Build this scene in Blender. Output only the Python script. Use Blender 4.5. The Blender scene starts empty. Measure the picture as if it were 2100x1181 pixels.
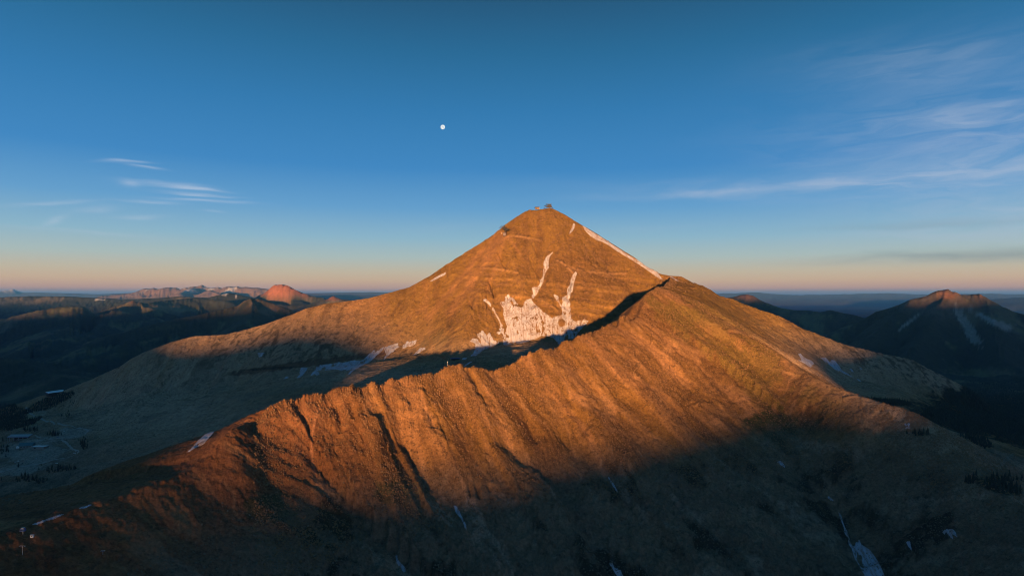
import bpy, math, random
import numpy as np
from mathutils import Vector

random.seed(7)
R = math.radians
scene = bpy.context.scene
COL = scene.collection

# ------------------------------------------------------------------ camera, sky, sun, exposure
F, HX, HY = 1251.0, 1050.0, 605.0            # focal length in photograph pixels, horizon point
cam_d = bpy.data.cameras.new('camera')
cam = bpy.data.objects.new('camera', cam_d); COL.objects.link(cam)
cam.location = (0, 0, 0); cam.rotation_euler = (R(90), 0, 0)
cam_d.sensor_width = 36.0; cam_d.lens = 36.0 * F / 2100.0
cam_d.shift_y = 14.5 / 2100.0
cam_d.clip_start = 1.0; cam_d.clip_end = 400000.0
scene.camera = cam
vs = scene.view_settings
vs.view_transform = 'Standard'; vs.look = 'None'; vs.gamma = 1.0; vs.use_curve_mapping = False
EXPOSURE = 1.6
vs.exposure = EXPOSURE
SUN_AZ, SUN_EL = R(6.0), R(1.0)             # direction the light travels (to the right of +Y), height of the sun
SUN = Vector((-math.sin(SUN_AZ) * math.cos(SUN_EL), -math.cos(SUN_AZ) * math.cos(SUN_EL), math.sin(SUN_EL)))
sd = bpy.data.lights.new('sun', 'SUN'); sd.energy = 5.0; sd.angle = R(0.72); sd.color = (1.0, 0.52, 0.20)
so = bpy.data.objects.new('sun', sd); COL.objects.link(so)
so.rotation_euler = SUN.to_track_quat('Z', 'Y').to_euler()
try:
    scene.cycles.use_denoising = True
    scene.cycles.filter_width = 1.05
    scene.cycles.max_bounces = 3
    scene.cycles.diffuse_bounces = 2
    scene.cycles.volume_bounces = 0
except Exception:
    pass


def lin(r, g, b):
    f = lambda c: ((c / 255.0 + 0.055) / 1.055) ** 2.4 if c > 10 else c / 255.0 / 12.92
    return (f(r), f(g), f(b), 1.0)


class NT:
    """small helper for node graphs"""
    def __init__(self, tree):
        self.t = tree; tree.nodes.clear()

    def n(self, kind, **kw):
        nd = self.t.nodes.new(kind)
        for k, v in kw.items():
            setattr(nd, k, v)
        return nd

    def link(self, a, b):
        self.t.links.new(a, b)

    def m(self, op, a, b=None, c=None, clamp=False):
        nd = self.n('ShaderNodeMath', operation=op); nd.use_clamp = clamp
        for i, v in enumerate((a, b, c)):
            if v is None:
                continue
            if isinstance(v, (int, float)):
                nd.inputs[i].default_value = v
            else:
                self.link(v, nd.inputs[i])
        return nd.outputs[0]

    def mix(self, fac, a, b, mode='MIX'):
        nd = self.n('ShaderNodeMix', data_type='RGBA', blend_type=mode)
        for idx, v in ((0, fac), (6, a), (7, b)):
            if isinstance(v, (int, float)):
                nd.inputs[idx].default_value = v
            elif isinstance(v, tuple):
                nd.inputs[idx].default_value = v if len(v) == 4 else v + (1.0,)
            else:
                self.link(v, nd.inputs[idx])
        return nd.outputs[2]

    def ramp(self, fac, stops, interp='LINEAR'):
        nd = self.n('ShaderNodeValToRGB'); cr = nd.color_ramp; cr.interpolation = interp
        while len(cr.elements) > 1:
            cr.elements.remove(cr.elements[-1])
        cr.elements[0].position = stops[0][0]; cr.elements[0].color = stops[0][1]
        for p, c in stops[1:]:
            e = cr.elements.new(p); e.color = c
        self.link(fac, nd.inputs[0])
        return nd.outputs[0]

    def noise(self, vec, scale, detail=4.0, rough=0.55, dist=0.0):
        nd = self.n('ShaderNodeTexNoise'); nd.inputs['Scale'].default_value = scale
        nd.inputs['Detail'].default_value = detail; nd.inputs['Roughness'].default_value = rough
        nd.inputs['Distortion'].default_value = dist
        if vec is not None:
            self.link(vec, nd.inputs['Vector'])
        return nd.outputs[0]


world = bpy.data.worlds.new('World'); scene.world = world; world.use_nodes = True


def build_sky():
    g = NT(world.node_tree)
    tc = g.n('ShaderNodeTexCoord')
    sx = g.n('ShaderNodeSeparateXYZ'); g.link(tc.outputs['Generated'], sx.inputs[0])
    x, y, z = sx.outputs
    rad = g.m('SQRT', g.m('ADD', g.m('MULTIPLY', x, x), g.m('MULTIPLY', y, y)))
    el = g.m('ARCTAN2', z, rad)                       # elevation above the horizon, radians
    az = g.m('ARCTAN2', x, y)
    fac = g.m('MULTIPLY', el, 1.0 / 0.9, clamp=True)
    def s(py, c):
        return (math.atan((HY - py) / F) / 0.9, lin(*c))
    col = g.ramp(fac, [(0.0, lin(120, 100, 118)), s(600, (158, 124, 124)), s(592, (206, 156, 134)), s(576, (212, 178, 144)), s(558, (200, 186, 160)),
                       s(530, (174, 190, 186)), s(490, (142, 182, 202)), s(430, (102, 160, 205)), s(350, (66, 136, 194)),
                       s(230, (52, 122, 176)), s(110, (42, 106, 150)), s(0, (38, 88, 124)), (1.0, lin(34, 76, 106))], 'LINEAR')
    # thin high clouds, laid out by azimuth and elevation of the sky itself
    cv = g.n('ShaderNodeCombineXYZ'); g.link(g.m('MULTIPLY', az, 1.0), cv.inputs[0]); g.link(g.m('MULTIPLY', el, 5.5), cv.inputs[1])
    warp = g.noise(cv.outputs[0], 5.0, 3.0, 0.5)
    cv2 = g.n('ShaderNodeCombineXYZ')
    g.link(g.m('ADD', az, g.m('MULTIPLY', warp, 0.20)), cv2.inputs[0])
    g.link(g.m('ADD', g.m('MULTIPLY', el, 6.5), g.m('MULTIPLY', warp, 0.55)), cv2.inputs[1])
    streak = g.noise(cv2.outputs[0], 7.0, 6.0, 0.58, 0.4)
    wisp = g.m('MULTIPLY', g.m('SUBTRACT', streak, 0.38), 2.4, clamp=True)
    broad = g.noise(cv.outputs[0], 3.2, 4.0, 0.6)

    def blob(px, py, wx, wy, tilt=0.0, bend=0.0):
        u = (px - HX) / F
        a0 = math.atan(u); e0 = math.atan((HY - py) / F * math.cos(a0))
        da = g.m('MULTIPLY', g.m('SUBTRACT', az, a0), F / wx * 0.85)
        de = g.m('SUBTRACT', el, e0)
        de = g.m('ADD', de, g.m('MULTIPLY', g.m('SUBTRACT', warp, 0.5), 0.030))
        de = g.m('MULTIPLY', g.m('SUBTRACT', de, g.m('MULTIPLY', da, tilt / F)), F / wy)
        if bend:
            de = g.m('SUBTRACT', de, g.m('MULTIPLY', g.m('MULTIPLY', da, da), bend / wy))
        q = g.m('ADD', g.m('MULTIPLY', da, da), g.m('MULTIPLY', de, de))
        return g.m('POWER', 2.718, g.m('MULTIPLY', q, -1.0))

    def total(items):
        out = None
        for it in items:
            b = blob(*it[:6]) if len(it) > 6 else blob(*it[:-1])
            b = g.m('MULTIPLY', b, it[-1])
            out = b if out is None else g.m('ADD', out, b)
        return out
    # long bands and veils on the right
    veil = total([(2060, 395, 190, 70, -8, 0, 0.95), (2090, 290, 240, 44, -22, 0, 0.95), (2000, 235, 130, 26, -16, 0, 0.75),
                  (1940, 130, 170, 40, -20, 0, 0.5), (1760, 370, 330, 15, 0, 9, 0.95), (1470, 392, 190, 8, 4, 0, 0.8),
                  (1740, 385, 110, 11, -5, 0, 0.45), (1570, 408, 90, 10, -9, 0, 0.35), (2000, 470, 190, 26, 0, 0, 0.45),
                  (1320, 468, 90, 6, 8, 0, 0.25), (920, 468, 60, 6, 4, 0, 0.18), (1900, 190, 220, 90, 0, 0, 0.14)])
    # small bright wisps on the left
    small = total([(258, 331, 26, 2.6, 3, 0, 0.75), (299, 343, 20, 2.6, -1, 0, 0.55), (268, 379, 12, 5, 0, 0, 0.5),
                   (350, 381, 48, 5, 0, 0, 0.55), (400, 389, 34, 2.5, 0, 0, 0.7), (415, 400, 45, 2.4, 0, 0, 0.6),
                   (425, 412, 52, 3, 1, 0, 0.75), (310, 416, 36, 3, 1, 0, 0.4), (105, 418, 42, 4, 7, 0, 0.45),
                   (285, 445, 30, 4, 2, 0, 0.42), (195, 431, 22, 5, 4, 0, 0.28), (110, 455, 14, 6, 8, 0, 0.3),
                   (170, 476, 80, 3, -2, 0, 0.25), (440, 434, 14, 2, 0, 0, 0.25)])
    grey = total([(2020, 523, 170, 9, 2, 0, 1.1), (1900, 462, 140, 7, 0, 0, 0.45), (1680, 524, 40, 3, 0, 0, 0.2)])
    v = g.m('MULTIPLY', veil, g.m('ADD', g.m('MULTIPLY', wisp, 0.72), g.m('MULTIPLY', broad, 0.42)), clamp=True)
    w = g.m('MULTIPLY', small, g.m('ADD', 0.35, g.m('MULTIPLY', wisp, 0.8)), clamp=True)
    col = g.mix(g.m('MULTIPLY', v, 0.5, clamp=True), col, lin(186, 196, 214))
    col = g.mix(g.m('MULTIPLY', w, 0.85, clamp=True), col, lin(206, 214, 228))
    col = g.mix(g.m('MULTIPLY', g.m('MULTIPLY', grey, g.m('ADD', 0.6, g.m('MULTIPLY', wisp, 0.5))), 0.62, clamp=True), col, lin(120, 138, 144))
    bg = g.n('ShaderNodeBackground'); g.link(col, bg.inputs[0]); bg.inputs[1].default_value = 1.0 / 2 ** EXPOSURE
    out = g.n('ShaderNodeOutputWorld'); g.link(bg.outputs[0], out.inputs[0])


build_sky()

# ------------------------------------------------------------------ noise
_rng = np.random.RandomState(11)
_TAB = _rng.rand(512, 512).astype(np.float32) * 2 - 1


def vnoise(x, y, seed=0):
    x = x + seed * 37.17; y = y + seed * 91.73
    xi = np.floor(x); yi = np.floor(y)
    fx = (x - xi).astype(np.float32); fy = (y - yi).astype(np.float32)
    xi = xi.astype(np.int64) & 511; yi = yi.astype(np.int64) & 511
    x1 = (xi + 1) & 511; y1 = (yi + 1) & 511
    fx = fx * fx * (3 - 2 * fx); fy = fy * fy * (3 - 2 * fy)
    a = _TAB[yi, xi]; b = _TAB[yi, x1]; c = _TAB[y1, xi]; d = _TAB[y1, x1]
    return (a + (b - a) * fx) * (1 - fy) + (c + (d - c) * fx) * fy


def fbm(x, y, octs=4, seed=0, gain=0.5, lac=2.03):
    s = 0.0; a = 1.0; tot = 0.0
    for k in range(octs):
        s = s + a * vnoise(x, y, seed + k * 3); tot += a
        x = x * lac * 0.8 + y * lac * 0.6; y = y * lac * 0.8 - x * 0.6 / lac * 1.0; a *= gain
    return s / tot


def rot_fbm(x, y, octs=4, seed=0, gain=0.5, ridged=False):
    s = 0.0; a = 1.0; tot = 0.0; ca, sa = math.cos(0.6), math.sin(0.6)
    for k in range(octs):
        v = vnoise(x, y, seed + k * 5)
        if ridged:
            v = 1 - 2 * np.abs(v)
        s = s + a * v; tot += a
        x, y = (x * ca - y * sa) * 2.07, (x * sa + y * ca) * 2.07; a *= gain
    return s / tot


def sstep(a, b, x):
    t = np.clip((x - a) / (b - a), 0, 1)
    return t * t * (3 - 2 * t)


def smax(a, b, k):
    h = np.clip(0.5 + 0.5 * (a - b) / k, 0, 1)
    return b + (a - b) * h + k * h * (1 - h)


# ------------------------------------------------------------------ the sampling grid (fine near, coarse far)
NU = 1501
us = np.linspace(-1.16, 1.16, NU)
Ys = [260.0]
while Ys[-1] < 105000:
    y = Ys[-1]
    if y < 560: dy = 4.0
    elif y < 1000: dy = 2.4
    elif y < 2620: dy = 2.9
    elif y < 3400: dy = 8 + (y - 2620) * 0.02
    else: dy = y * 0.0085
    Ys.append(y + dy)
while (len(Ys) - 1) % 4:
    Ys.append(Ys[-1] * 1.0085)
Ys = np.array(Ys); NY = len(Ys)
CS = 4
ci = np.arange(0, NY, CS); cj = np.arange(0, NU, CS)


def up(A, nY=None):
    """bilinear enlargement of an array given on every fourth grid line"""
    r = np.arange(NY) / CS; i0 = np.minimum(r.astype(int), len(ci) - 2); fr = (r - i0)[:, None].astype(np.float32)
    c = np.arange(NU) / CS; j0 = np.minimum(c.astype(int), len(cj) - 2); fc = (c - j0)[None, :].astype(np.float32)
    A = A.astype(np.float32)
    B = A[i0] * (1 - fr) + A[i0 + 1] * fr
    return B[:, j0] * (1 - fc) + B[:, j0 + 1] * fc


U, YY = np.meshgrid(us, Ys); X = (U * YY).astype(np.float32); YY = YY.astype(np.float32)
Xc = X[np.ix_(ci, cj)]; Yc = YY[np.ix_(ci, cj)]
print('grid', NY, NU)


def P(px, py, Y):
    return ((px - HX) / F * Y, Y, (HY - py) / F * Y)


# ------------------------------------------------------------------ base land
BASE = [(0, 990, 1500), (100, 955, 1560), (200, 945, 1500), (0, 905, 1900), (60, 893, 1900), (130, 868, 2000), (90, 845, 2200), (0, 860, 2200),
        (280, 885, 1800), (230, 905, 1650), (-250, 930, 1900), (-250, 1010, 1500), (450, 845, 1720), (400, 830, 1900), (300, 850, 1980), (550, 800, 1820), (600, 805, 1650),
        (700, 778, 1700), (850, 765, 1600), (925, 738, 1760), (1000, 735, 1600), (1050, 715, 1800), (1080, 702, 1920), (1135, 708, 1820),
        (1175, 706, 1900), (1235, 715, 1880), (1280, 705, 1800), (1320, 680, 1800), (1270, 690, 2000), (700, 752, 1950), (600, 768, 2000), (850, 738, 1850),
        (1600, 745, 2000), (1660, 757, 1950), (1720, 775, 1930), (1780, 795, 1900), (1850, 803, 2000), (1800, 822, 1700), (1950, 830, 2150),
        (2000, 862, 1950), (2100, 880, 2000), (2060, 905, 1600), (2100, 950, 1450), (1950, 925, 1450), (2000, 965, 1300), (2100, 1005, 1230),
        (1890, 888, 1420), (1500, 700, 2000), (2300, 900, 2000), (2350, 1000, 1500), (2300, 1200, 1000)]
bp = []; bz = []
for px, py, y in BASE:
    p = P(px, py, y); bp.append(((px - HX) / F, math.log(y))); bz.append(p[2])
for px in (-400, 0, 400, 800, 1250, 1700, 2100, 2500):
    for y, z in ((3300, -600), (4600, -720), (8000, -860), (14000, -930), (30000, -980), (60000, -1000), (105000, -1000)):
        if px > 1600 and y < 5000:
            z += 60
        bp.append(((px - HX) / F, math.log(y))); bz.append(z)
    for y, z in ((260, -600), (500, -560), (800, -530)):
        bp.append(((px - HX) / F, math.log(y))); bz.append(z)
bp = np.array(bp); bz = np.array(bz)


def _phi(r2):
    return 0.5 * r2 * np.log(r2 + 1e-9)


n = len(bp)
d2 = ((bp[:, None] - bp[None]) ** 2).sum(-1)
A = np.zeros((n + 3, n + 3)); A[:n, :n] = _phi(d2) + np.eye(n) * 0.004
A[:n, n] = 1; A[:n, n + 1:] = bp; A[n, :n] = 1; A[n + 1:, :n] = bp.T
w = np.linalg.solve(A, np.concatenate([bz, [0, 0, 0]]))
Uc = U[np.ix_(ci, cj)]; Lc = np.log(Yc.astype(float))
Bc = w[n] + w[n + 1] * Uc + w[n + 2] * Lc
for k in range(n):
    Bc = Bc + w[k] * _phi((Uc - bp[k, 0]) ** 2 + (Lc - bp[k, 1]) ** 2)
base = up(Bc)
nearm = 1 - sstep(2700, 4200, YY)
base += nearm * (rot_fbm(X / 90, YY / 90, 5, 3) * 9 + rot_fbm(X / 300, YY / 300, 3, 9) * 8)
base += (1 - nearm) * (rot_fbm(X / 900, YY / 900, 6, 21, 0.55, True) * 70) * (1 - 0.6 * sstep(14000, 30000, YY))


# ------------------------------------------------------------------ ridges
def polyline(pts, step):
    """control points (px, py, Y[, slope...]) to evenly spaced 3-D samples"""
    p = np.array([q[:3] for q in pts], float)
    xyz = np.stack([(p[:, 0] - HX) / F * p[:, 2], p[:, 2], (HY - p[:, 1]) / F * p[:, 2]], 1)
    sg = np.r_[0, np.cumsum(np.hypot(*np.diff(xyz[:, :2], axis=0).T))]
    nn = max(4, int(sg[-1] / step))
    s = np.linspace(0, sg[-1], nn)
    o = np.stack([np.interp(s, sg, xyz[:, k]) for k in range(3)], 1)
    pxs = np.interp(s, sg, p[:, 0])
    return o, s, pxs


RINFO = {}


def ridge(name, pts, front, back, k=8.0, rnd=5.0, flute=(0, 0, 0), iso=0.0, yr=None, bp=0.0, step=14.0, seed=0, cap=0.0):
    """raise the land to a ridge: front/back = slope, or [(px, slope), ...] along it; the side towards the right-hand of travel (camera side
    for a line drawn left to right) is the front"""
    global H
    o, s, pxs = polyline(pts, step)
    i0, i1 = 0, NY
    if yr:
        i0 = int(np.searchsorted(Ys, yr[0])) // CS * CS; i1 = min(NY, int(np.searchsorted(Ys, yr[1])) // CS * CS + CS + 1)
    ca = ci[(ci >= i0) & (ci < i1)]
    a0, a1 = int(ca[0]) // CS, int(ca[-1]) // CS + 1
    xc = Xc[a0:a1].ravel(); yc = Yc[a0:a1].ravel()
    best = np.full(xc.shape, 1e18, np.float32); bi = np.zeros(xc.shape, np.int32)
    for q in range(len(o)):
        dd = (xc - o[q, 0]) ** 2 + (yc - o[q, 1]) ** 2
        m = dd < best; best[m] = dd[m]; bi[m] = q
    T = np.gradient(o[:, :2], axis=0); T /= np.linalg.norm(T, axis=1)[:, None] + 1e-9
    dx = xc - o[bi, 0]; dy = yc - o[bi, 1]
    al = dx * T[bi, 0] + dy * T[bi, 1]; cr = dx * T[bi, 1] - dy * T[bi, 0]      # right-hand side positive
    end0 = (bi == 0); end1 = (bi == len(o) - 1)
    over = np.where(end0, np.maximum(-al, 0), 0) + np.where(end1, np.maximum(al, 0), 0)
    h = s[1] - s[0]
    dist = np.sqrt(best)
    c = np.where(end0 | end1, cr, np.sign(cr) * dist)
    t = s[bi] + np.clip(al, -h * 0.5, h * 0.5)
    t = np.clip(t, 0, s[-1])
    sh = (a1 - a0, len(cj))
    def upl(v):
        full = np.zeros((len(ci), len(cj)), np.float32); full[a0:a1] = v.reshape(sh)
        return up(full)[int(ca[0]):int(ca[-1]) + 1]
    C = upl(c); O = upl(over); Tt = upl(t)
    r0, r1 = int(ca[0]), int(ca[-1]) + 1
    D = np.hypot(C, O)
    side = np.where(D > 1e-3, C / np.maximum(D, 1e-3), 0)
    fw = sstep(-0.35, 0.35, side)
    def var(v):
        if isinstance(v, (list, tuple)):
            a = np.array(v, float)
            vs_ = np.interp(pxs, a[:, 0], a[:, 1]) if pxs[-1] > pxs[0] else np.interp(pxs[::-1], a[:, 0], a[:, 1])[::-1]
            vs_ = np.convolve(np.pad(vs_, 6, 'edge'), np.ones(13) / 13, 'valid')
            return np.interp(Tt, s, vs_).astype(np.float32)
        return np.float32(v)
    def prof(p):
        """p = (slope, width, slope2)"""
        if isinstance(p, (int, float)) or isinstance(p, list):
            return var(p) * D
        s1, wd, s2 = var(p[0]), var(p[1]), var(p[2])
        return s1 * np.minimum(D, wd) + s2 * np.maximum(D - wd, 0)
    Dr = np.sqrt(D * D + rnd * rnd) - rnd
    D, Dk = Dr, D
    drop = prof(front) * fw + prof(back) * (1 - fw)
    drop = drop + O * cap
    zc = np.interp(Tt, s, o[:, 2]).astype(np.float32)
    x = X[r0:r1]; y = YY[r0:r1]
    z = zc - drop
    lam, amp, asp = flute
    if amp:
        g = Tt + rot_fbm(x / (lam * 3), y / (lam * 3), 2, seed + 40) * lam * 0.9
        f = rot_fbm(g / lam, Dk / (lam * asp), 5, seed + 50, 0.6, True)
        z = z + f * amp * (1 - np.exp(-Dk / (lam * 0.7)))
    if iso:
        z = z + rot_fbm(x / (lam * 1.7 + 1), y / (lam * 1.7 + 1), 5, seed + 60, 0.55) * iso * (0.15 + 0.85 * (1 - np.exp(-Dk / (lam * 1.0 + 1))))
    RINFO[name] = (r0, r1, C, Tt, Dk)
    H[r0:r1] = smax(H[r0:r1], z, k)


H = base.copy()
# --- far ranges and hills, farthest first
FARP = {}


def far(name, pts, sl, k=60, lam=600, amp=60, iso=40, seed=0, slb=None, yr=None):
    Yv = [q[2] for q in pts]; FARP[name] = pts
    ridge(name, pts, sl, slb or sl, k, lam * 0.03, (lam, amp, 1.6), iso, yr or (min(Yv) * 0.55, max(Yv) * 1.6), step=max(60.0, sum(Yv) / len(Yv) * 0.012), seed=seed)


far('f1', [(-300, 600, 60000), (-50, 598, 60000), (0, 597, 60000), (15, 595.5, 60000), (22, 594, 60000), (28, 592.5, 60000), (35, 597, 60000), (42, 600, 60000), (80, 600, 60000),
           (150, 601.5, 60000), (200, 603.5, 60000), (260, 601, 60000), (400, 602, 60000), (600, 602, 62000), (700, 600, 62000), (760, 599, 62000), (860, 602, 62000)], 0.25, 60, 2500, 120, 80, 1)
far('f2', [(1380, 604, 60000), (1500, 601.5, 60000), (1540, 600, 60000), (1552, 599.5, 60000), (1580, 603, 60000), (1640, 605, 60000), (1700, 604, 60000), (1760, 602.5, 60000), (1830, 601, 60000),
           (1880, 604, 60000), (2000, 602, 60000), (2050, 602.5, 60000), (2100, 603, 60000), (2400, 602, 60000)], 0.2, 60, 2500, 100, 80, 2)
far('f3', [(1960, 630, 38000), (2036, 615, 38000), (2070, 612, 38000), (2100, 610, 38000), (2300, 606, 38000)], 0.2, 60, 2000, 80, 60, 3)
far('f3b', [(860, 606, 45000), (790, 606, 42000), (700, 604.5, 42000), (640, 607, 42000)], 0.2, 60, 2000, 80, 60, 33)
far('f4', [(210, 607, 33000), (275, 600, 33000), (290, 594, 33000), (297, 591.5, 33000), (305, 592, 33000), (316, 590.5, 33000), (325, 593, 33000), (338, 590, 33000), (350, 589, 33000), (362, 590, 33000),
           (370, 594, 33000), (380, 590, 33000), (395, 587.5, 33000), (403, 587.5, 33000), (408, 586, 33000), (414.5, 584, 33000), (422, 588, 33000), (430, 590.5, 33000), (440, 590, 33000),
           (447, 588.5, 33000), (455, 591, 33000), (463, 588.5, 33000), (470, 587, 33000), (477, 588.5, 33000), (486, 587, 33000), (494, 589, 33000), (503, 588, 33000), (515, 590, 33000), (527, 590, 33000),
           (545, 592, 33000), (580, 596, 33000), (640, 605, 33000)], 0.5, 40, 1100, 420, 200, 4)
far('f4b', [(400, 588, 32500), (385, 596, 31000), (365, 603, 29500)], 0.5, 40, 900, 120, 60, 5)
far('f4c', [(435, 593, 31000), (425, 599, 30000), (445, 601, 29500)], 0.5, 40, 900, 120, 60, 6)
far('mesa', [(530, 606, 14500), (541, 602, 14300), (549, 595, 14000), (557, 588, 14000), (562, 584.5, 14000), (575, 583, 14000), (590, 585, 14000), (598, 590, 14000), (605, 594, 14000), (612, 597, 14000),
             (622, 601, 14000), (640, 608, 14000), (670, 612, 14000)], 0.85, 30, 260, 45, 20, 7)
far('bump', [(655, 616, 12500), (673, 613, 12300), (678, 609, 12200), (684, 606.5, 12200), (690, 610, 12200), (700, 613.5, 12200), (730, 617, 12200)], 0.45, 30, 300, 25, 12, 8)
far('f5', [(-300, 612, 15000), (0, 609.5, 15000), (60, 607, 15000), (140, 608, 15000), (200, 611, 15000), (260, 614, 14500), (330, 611, 14000), (362, 608, 13500), (425, 610.5, 13500), (470, 600.5, 13500),
           (490, 604, 13500), (520, 611, 13500), (600, 616, 13500)], 0.3, 40, 900, 130, 100, 9)
far('f6', [(-350, 660, 8200), (-100, 655, 8200), (0, 654, 8200), (40, 645, 8300), (80, 636, 8400), (120, 630, 8600), (170, 630, 8800), (230, 634, 9000)], 0.38, 40, 600, 110, 80, 10)
far('f7', [(60, 722, 6000), (80, 706, 6300), (100, 690, 6700), (125, 677, 7200), (150, 665, 7800), (187, 652, 8500), (225, 639, 9200), (250, 625, 9800), (262, 620, 10000), (272, 616.5, 10100), (282, 619, 10200), (300, 622, 10200),
           (330, 617, 10800), (400, 611, 11500), (460, 616, 11500)], 0.36, 40, 500, 90, 70, 11)
far('f8', [(90, 755, 5000), (120, 735, 5300), (180, 715, 5700), (230, 695, 6100), (275, 676, 6500), (312, 665, 6700), (350, 656, 6800), (400, 647, 7000), (450, 636, 7200), (487, 627, 7400), (502, 616, 7500),
           (515, 612.5, 7500), (530, 612.5, 7500), (548, 617, 7500), (575, 627, 7500), (600, 636, 7500), (640, 655, 7400)], [(90, .34), (400, .36), (500, .62), (640, .62)], 30, 300, 60, 30, 12)
far('f8b', [(515, 613, 7450), (520, 640, 6900), (500, 668, 6300)], 0.6, 40, 330, 34, 22, 13)
far('f9', [(-300, 760, 4600), (-50, 735, 4500), (30, 737, 4300), (90, 757, 4100), (150, 790, 3700), (170, 800, 3500)], 0.36, 40, 330, 60, 50, 14)
far('f10', [(1440, 610, 9800), (1490, 611, 9700), (1503, 609, 9600), (1520, 604.5, 9600), (1532, 603.5, 9600), (1545, 606.5, 9600), (1552, 611, 9500), (1564, 618, 9400), (1593, 630, 9200), (1628, 636, 9000), (1657, 636.5, 8800), (1682, 640, 8700),
            (1703, 635.5, 8600), (1728, 642, 8400), (1753, 646, 8300), (1775, 653, 8100), (1800, 670, 7800)], 0.42, 40, 500, 50, 35, 15)
far('f11', [(1600, 735, 5600), (1660, 705, 5900), (1720, 676, 6200), (1760, 660, 6300), (1775, 652, 6400), (1796, 639.5, 6400), (1820, 633, 6400), (1843, 625, 6450), (1868, 614, 6500), (1890, 609.5, 6500), (1902, 606, 6500), (1912, 600, 6500),
            (1921, 596.5, 6500), (1935, 594.5, 6500), (1944, 592.5, 6500), (1949, 596, 6500), (1953, 598.5, 6500), (1960, 599, 6500), (1965, 601.5, 6500), (1971, 605, 6500), (1985, 604.5, 6500), (2000, 603.5, 6500), (2009, 602.5, 6500), (2016, 607, 6500),
            (2028, 614, 6480), (2046, 623, 6450), (2064, 634, 6400), (2082, 641, 6400), (2110, 648, 6300), (2200, 680, 6200), (2350, 720, 6000)], 0.66, 30, 380, 95, 40, 16)
far('f11b', [(1944, 593.5, 6480), (1935, 615, 6300), (1915, 645, 6000), (1890, 690, 5500), (1860, 730, 5000)], 0.72, 20, 300, 60, 30, 17)
far('f11c', [(1868, 615, 6450), (1830, 650, 6100), (1790, 690, 5600), (1750, 720, 5200)], 0.62, 20, 300, 60, 30, 18)
far('f11d', [(2012, 605, 6450), (2030, 640, 6100), (2040, 690, 5500), (2050, 735, 5000)], 0.62, 20, 300, 60, 30, 19)

# --- the main mountain
NR = (700, 3300)
R2 = [(1119, 428, 2500), (1099, 432, 2500), (1086, 430.5, 2500), (1072, 437, 2498), (1043, 456, 2490), (1027, 469, 2485), (1011, 482, 2480), (979, 503, 2475), (927, 535, 2465), (882, 566, 2455), (863, 576, 2450),
      (840, 589, 2450), (817, 595, 2450), (788, 603, 2450), (753, 612, 2450), (701, 619, 2450), (664, 623, 2450), (627, 633, 2450), (601, 643.5, 2450), (543, 665, 2445), (525, 670, 2440), (500, 676.6, 2440),
      (462, 686, 2430), (400, 689, 2430), (375, 695, 2425), (350, 702, 2420), (295, 722, 2410), (270, 735, 2405), (245, 752, 2400), (212, 766, 2390), (190, 777, 2385), (155, 790, 2375), (130, 801, 2370),
      (82, 812, 2350), (42, 826, 2320), (0, 838, 2290), (-120, 870, 2200), (-400, 930, 2100)][::-1]
ridge('R2', R2, ([(-400, .45), (200, .6), (400, .62), (600, .62), (850, .6), (950, .80), (1086, .92)], [(-400, 300), (300, 260), (600, 330), (850, 420), (950, 520), (1086, 600)], [(-400, .3), (1086, .3)]),
      [(-400, .5), (600, .5), (1086, .75)], 14, 6, (85, 10, 3.5), 6, NR, seed=1)
R3 = [(1086, 430.5, 2500), (1099, 432, 2500), (1119, 428, 2500), (1127, 427, 2500), (1135, 429, 2500), (1156, 439, 2495), (1181, 455, 2485), (1220, 477, 2470), (1252, 498, 2455), (1294, 524, 2430), (1326, 546, 2400), (1352, 561, 2370),
      (1371, 565.5, 2350), (1397, 567, 2335), (1421, 580, 2320), (1461, 603, 2300), (1504, 614, 2290), (1529, 625, 2290), (1571, 639, 2285), (1607, 652, 2280), (1646, 673, 2280), (1679, 686, 2280), (1707, 697, 2280), (1739, 709, 2280),
      (1793, 721, 2285), (1850, 733, 2290), (1871, 737.5, 2290), (1896, 752, 2280), (1936, 771, 2260), (1979, 793, 2230), (2004, 811, 2200), (2040, 850, 2150), (2100, 900, 2100)]
ridge('R3', R3, ([(1086, .92), (1300, .86), (1371, .66), (1500, .62), (1700, .75), (2000, .7)], [(1086, 600), (1371, 330), (1600, 210), (2000, 160)], [(1086, .3), (1371, .35), (1600, .24), (2000, .3)]),
      [(1086, .75), (1500, .6), (2100, .5)], 14, 5, (75, 9, 3.5), 6, NR, seed=2)
ridge('P1', [(1036, 478, 2478), (1020, 512, 2375), (1002, 560, 2240), (982, 605, 2120), (965, 650, 2015), (950, 690, 1930), (938, 725, 1850)], [(938, .62), (1036, .75)], [(938, .62), (1036, .72)], 14, 8, (55, 7, 3.0), 4, NR, seed=3)
ridge('P2', [(1137, 535, 2320), (1140, 575, 2220), (1143, 610, 2140), (1146, 648, 2055)], 1.05, 1.05, 16, 10, (50, 6, 3.0), 5, NR, seed=4)
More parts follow.
